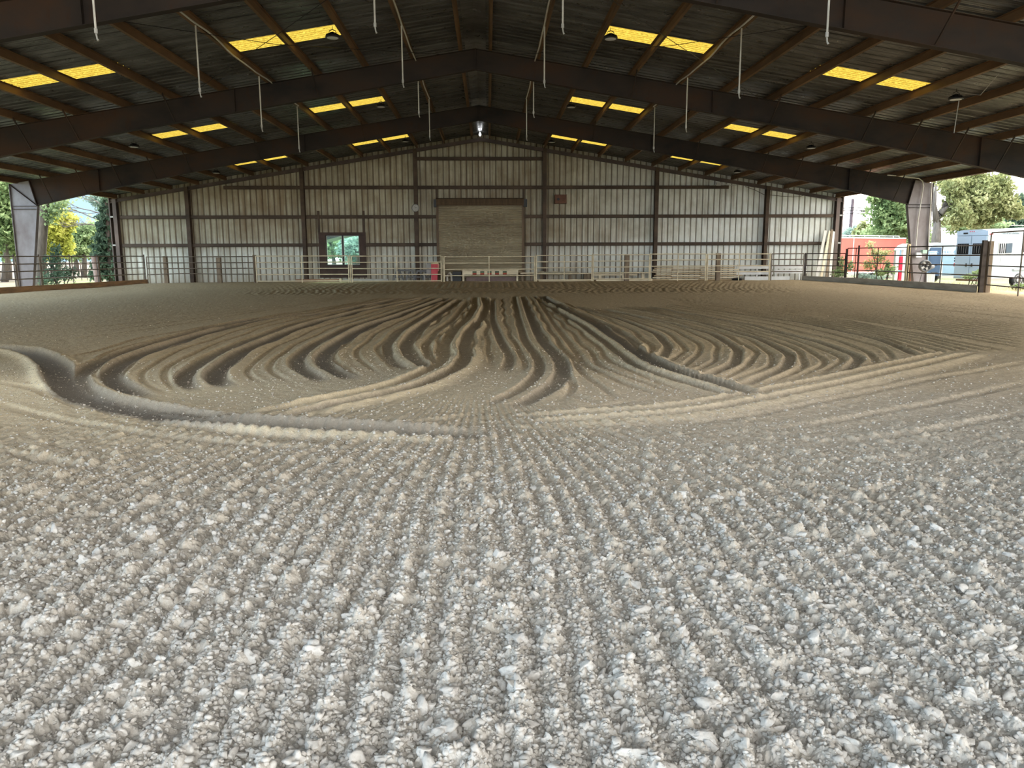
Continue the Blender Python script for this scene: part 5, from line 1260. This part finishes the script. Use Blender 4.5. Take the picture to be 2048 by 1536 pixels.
# chevron tread marks of the tractor along the fence
TMAP = TR*(1-np.clip(TG/.03, 0, 1)) - TG
def bil(Mp, x, y):
    u = np.clip((x-MX0)/MS_-.5, 0, nxm-1.001); v = np.clip((y-MY0)/MS_-.5, 0, nym-1.001); i = u.astype(int); j = v.astype(int); fu = u-i; fv = v-j
    r = (Mp[j, i]*(1-fu)+Mp[j, i+1]*fu)*(1-fv)+(Mp[j+1, i]*(1-fu)+Mp[j+1, i+1]*fu)*fv
    inside = (x > MX0) & (x < MX1) & (y > MY0) & (y < MY1); return np.where(inside, r, 0)
def footing(x, y, fine=True):
    r = np.hypot(x, y)
    z = berm(x, y)
    near = 1-sstep(5.2, 9.5, y)
    # straight furrows at the near end, bending into the turn further out
    bend = np.where(y > 4.2, .085*(np.clip(y-4.2, 0, 6))**2, 0)*np.clip(x-.2, -.6, 1.)
    ph = (x + bend + .035*(fbm(x*1.3, y*.8, 3, 3)-.5)*2)/.135*2*np.pi
    amp = .55+.9*fbm(x*1.7, y*1.1, 9, 3)
    z = z + .012*np.sin(ph)*amp*near
    # a shallow step where a pass ended
    z = z - .025*np.exp(-((y-3.86-.05*fbm(x*2, y*0, 5, 3))/.035)**2)*(1-sstep(-.2, .9, x))
    z = z - .016*np.exp(-((y-3.25-.08*fbm(x*2, y*0, 15, 3))/.03)**2)*sstep(-1.6, -.5, x)*(1-sstep(.4, 1.4, x))
    # footing further out is sampled more coarsely: average the tracks over each cell
    dr = np.clip(.00052*(r*r+H_CAM**2)/H_CAM, 0, .6); ux, uy = x/r, y/r
    for q in (-.4, -.2, 0, .2, .4): z = z + bil(TMAP, x+ux*dr*q, y+uy*dr*q)*.2
    z = z + .03*(fbm(x*.7, y*.7, 21, 4)-.5) + .012*(fbm(x*5, y*5, 31, 3)-.5)
    # tyre lug marks between the passes
    lug = np.sin((x*.75+y*.66)/.13*np.pi)*np.sin((x*.5-y*.8)/.9*np.pi)
    z = z + .010*lug*sstep(4.8, 6., y)*(1-sstep(9, 12, y))*sstep(.45, .6, fbm(x*.5, y*.5, 77, 2))
    chev = np.sin((x+.9*np.abs((y*1.2) % .9-.45))/.16*np.pi)
    z = z + .018*chev*sstep(31., 33., y)*(1-sstep(40.5, 41.5, y))*(1-sstep(10, 14, np.abs(x-2)))
    if fine:
        wx_ = x+.012*(vnoise(x*55, y*55, 5)-.5); wy_ = y+.012*(vnoise(x*55, y*55, 6)-.5)
        c1 = domes(wx_, wy_, .12, 41, .32); c2 = domes(wx_, wy_, .055, 51, .6); c3 = domes(wx_, wy_, .026, 61, .85)
        mod = .55+.9*fbm(x*24, y*24, 17, 3); c1 = c1*mod; c2 = c2*mod
        k = .12+.88*(1-sstep(4.2, 8.5, y))
        z = z + k*.016*(np.abs(fbm(x*42, y*42, 13, 3)-.45)) + k*.004*vnoise(x*190, y*190, 14)
        z = z + c1*.5*k + c2*.6*k + c3*.7*np.where(r < 14, 1., .5)*k
    return z
# grid denser toward the near end
NR, NA = 1150, 1600
el = np.radians(np.linspace(44**.72, 1.95**.72, NR)**(1/.72))
rr = H_CAM/np.tan(el); az = np.radians(np.linspace(-47, 49, NA))
RR, AZ = np.meshgrid(rr, az, indexing='ij')
GX = RR*np.sin(AZ)/np.cos(AZ*0) + CAM[0]; GY = RR*np.cos(AZ)
GZ = footing(GX, GY)
ii = np.arange(NR-1)[:, None]*NA + np.arange(NA-1)[None]
F_ = np.stack([ii, ii+1, ii+NA+1, ii+NA], -1).reshape(-1, 4)
cxm = GX.reshape(-1)[F_].mean(1); cym = GY.reshape(-1)[F_].mean(1)
F_ = F_[(np.abs(cxm) < 19.4) & (cym < D-.05)]
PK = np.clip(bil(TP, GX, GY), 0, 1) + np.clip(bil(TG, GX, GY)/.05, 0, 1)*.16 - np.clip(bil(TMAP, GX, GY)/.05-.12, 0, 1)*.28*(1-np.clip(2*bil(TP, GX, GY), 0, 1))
PK = PK - (1-np.clip(3*bil(TP, GX, GY), 0, 1))*.6*np.exp(-((GX+4.5)/4.5)**2-((GY-8.5)/2.8)**2)*(.5+fbm(GX*.6, GY*.6, 91, 3))  # broad left patch paled, light from the left opening painted with the dust
PK = np.clip(PK, -.8, 1)
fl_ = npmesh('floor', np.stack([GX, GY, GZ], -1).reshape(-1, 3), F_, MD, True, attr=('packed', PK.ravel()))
struct(fl_)

# the same footing to either side of and behind the photograph's field of view
sx = np.arange(-19.3, 19.35, .05); sy = np.arange(-2.5, 22., .05); SX, SY = np.meshgrid(sx, sy)
SZ = footing(SX, SY)
azs = np.degrees(np.arctan2(SX-CAM[0], SY)); rs = np.hypot(SX-CAM[0], SY)
keep = (azs < -46.6) | (azs > 48.6) | (rs < rr.min()+.04)
ii = np.arange(len(sy)-1)[:, None]*len(sx) + np.arange(len(sx)-1)[None]; F2 = np.stack([ii, ii+1, ii+len(sx)+1, ii+len(sx)], -1).reshape(-1, 4)
F2 = F2[keep.reshape(-1)[F2].any(1)]; used = np.unique(F2); rm = np.full(SX.size, -1); rm[used] = np.arange(len(used))
struct(npmesh('floor', np.stack([SX, SY, SZ-.004], -1).reshape(-1, 3)[used], rm[F2], MD, True, attr=('packed', np.zeros(len(used)))))

# loose clods and stones lying on the footing
def ico(sub):
    bm = __import__('bmesh').new(); __import__('bmesh').ops.create_icosphere(bm, subdivisions=sub, radius=1.)
    v = np.array([q.co[:] for q in bm.verts]); f = np.array([[q.index for q in p.verts] for p in bm.faces]); bm.free(); return v, f
def protos(sub, n, rg):
    v, f = ico(sub); out = []
    for i in range(n):
        d = 1+.0*v[:, 0]
        for k in range(5):
            w_ = rg.normal(size=3)*(1.2+k*.9); d = d + .23/(1+k*.3)*np.sin(v@w_*1.6+rg.uniform(0, 6))
        q = v*d[:, None]
        if sub > 1:
            for k in range(7): w_ = rg.normal(size=3)*6.; d = d + .045*np.sin(v@w_+rg.uniform(0, 6))
        q = v*d[:, None]
        nrm_ = rg.normal(size=(4, 3)); nrm_ /= np.linalg.norm(nrm_, axis=1)[:, None]
        for m_ in nrm_:           # flat broken faces
            h2 = q@m_; q = q - np.outer(np.clip(h2-.5, 0, None)*.85, m_)
        out.append(q*rg.uniform(.7, 1.2, 3))
    return out, f
def scatter(n, rmin, rmax, smin, smax, sub, seed, pw=2.2, dens=1.):
    r_ = np.random.default_rng(seed); a = np.radians(r_.uniform(-41, 43, n)); r = rmin*(rmax/rmin)**(r_.uniform(0, 1, n)**dens)
    x = r*np.sin(a)+CAM[0]; y = r*np.cos(a); ok = (np.abs(x) < 17) & (y < 36); x, y = x[ok], y[ok]; n = len(x)
    s = smin+(smax-smin)*r_.uniform(0, 1, n)**pw
    z = footing(x, y)+s*.12
    pr_, f = protos(sub, 14, r_); pid = r_.integers(0, 14, n); V = []; nv = len(pr_[0]); PR = np.array(pr_)[pid]
    th_ = r_.uniform(0, 6.28, n); ph_ = r_.uniform(-.8, .8, n); c, s_, c2, s2 = np.cos(th_), np.sin(th_), np.cos(ph_), np.sin(ph_)
    X_ = PR[..., 0]*c[:, None]-PR[..., 1]*s_[:, None]; Y_ = PR[..., 0]*s_[:, None]+PR[..., 1]*c[:, None]; Z_ = PR[..., 2]*.8
    Y2 = Y_*c2[:, None]-Z_*s2[:, None]; Z2 = Y_*s2[:, None]+Z_*c2[:, None]
    V = np.stack([X_*s[:, None]+x[:, None], Y2*s[:, None]+y[:, None], Z2*s[:, None]+z[:, None]], -1).reshape(-1, 3)
    return V, (f[None]+np.arange(n)[:, None, None]*nv).reshape(-1, 3)
sets = [scatter(2600, 1.7, 5.2, .011, .034, 3, 7, 3.0), scatter(9000, 1.7, 4.8, .005, .018, 2, 1, 2.0), scatter(34000, 1.7, 6.5, .004, .018, 1, 2, 2.0), scatter(22000, 5.5, 13., .004, .018, 1, 3, 4.), scatter(4000, 12., 28., .006, .020, 1, 4, 4.)]
Vs = []; Fs = []; o_ = 0
for V_, Fq in sets: Vs.append(V_); Fs.append(Fq+o_); o_ += len(V_)
tag(npmesh('dirt_clods', np.concatenate(Vs), np.concatenate(Fs), MCL, False), 'pale dry clods and small stones scattered over the harrowed arena footing', 'dirt', kind='stuff')

for o in bpy.data.objects:
    if '_o' in o.keys(): del o['_o']
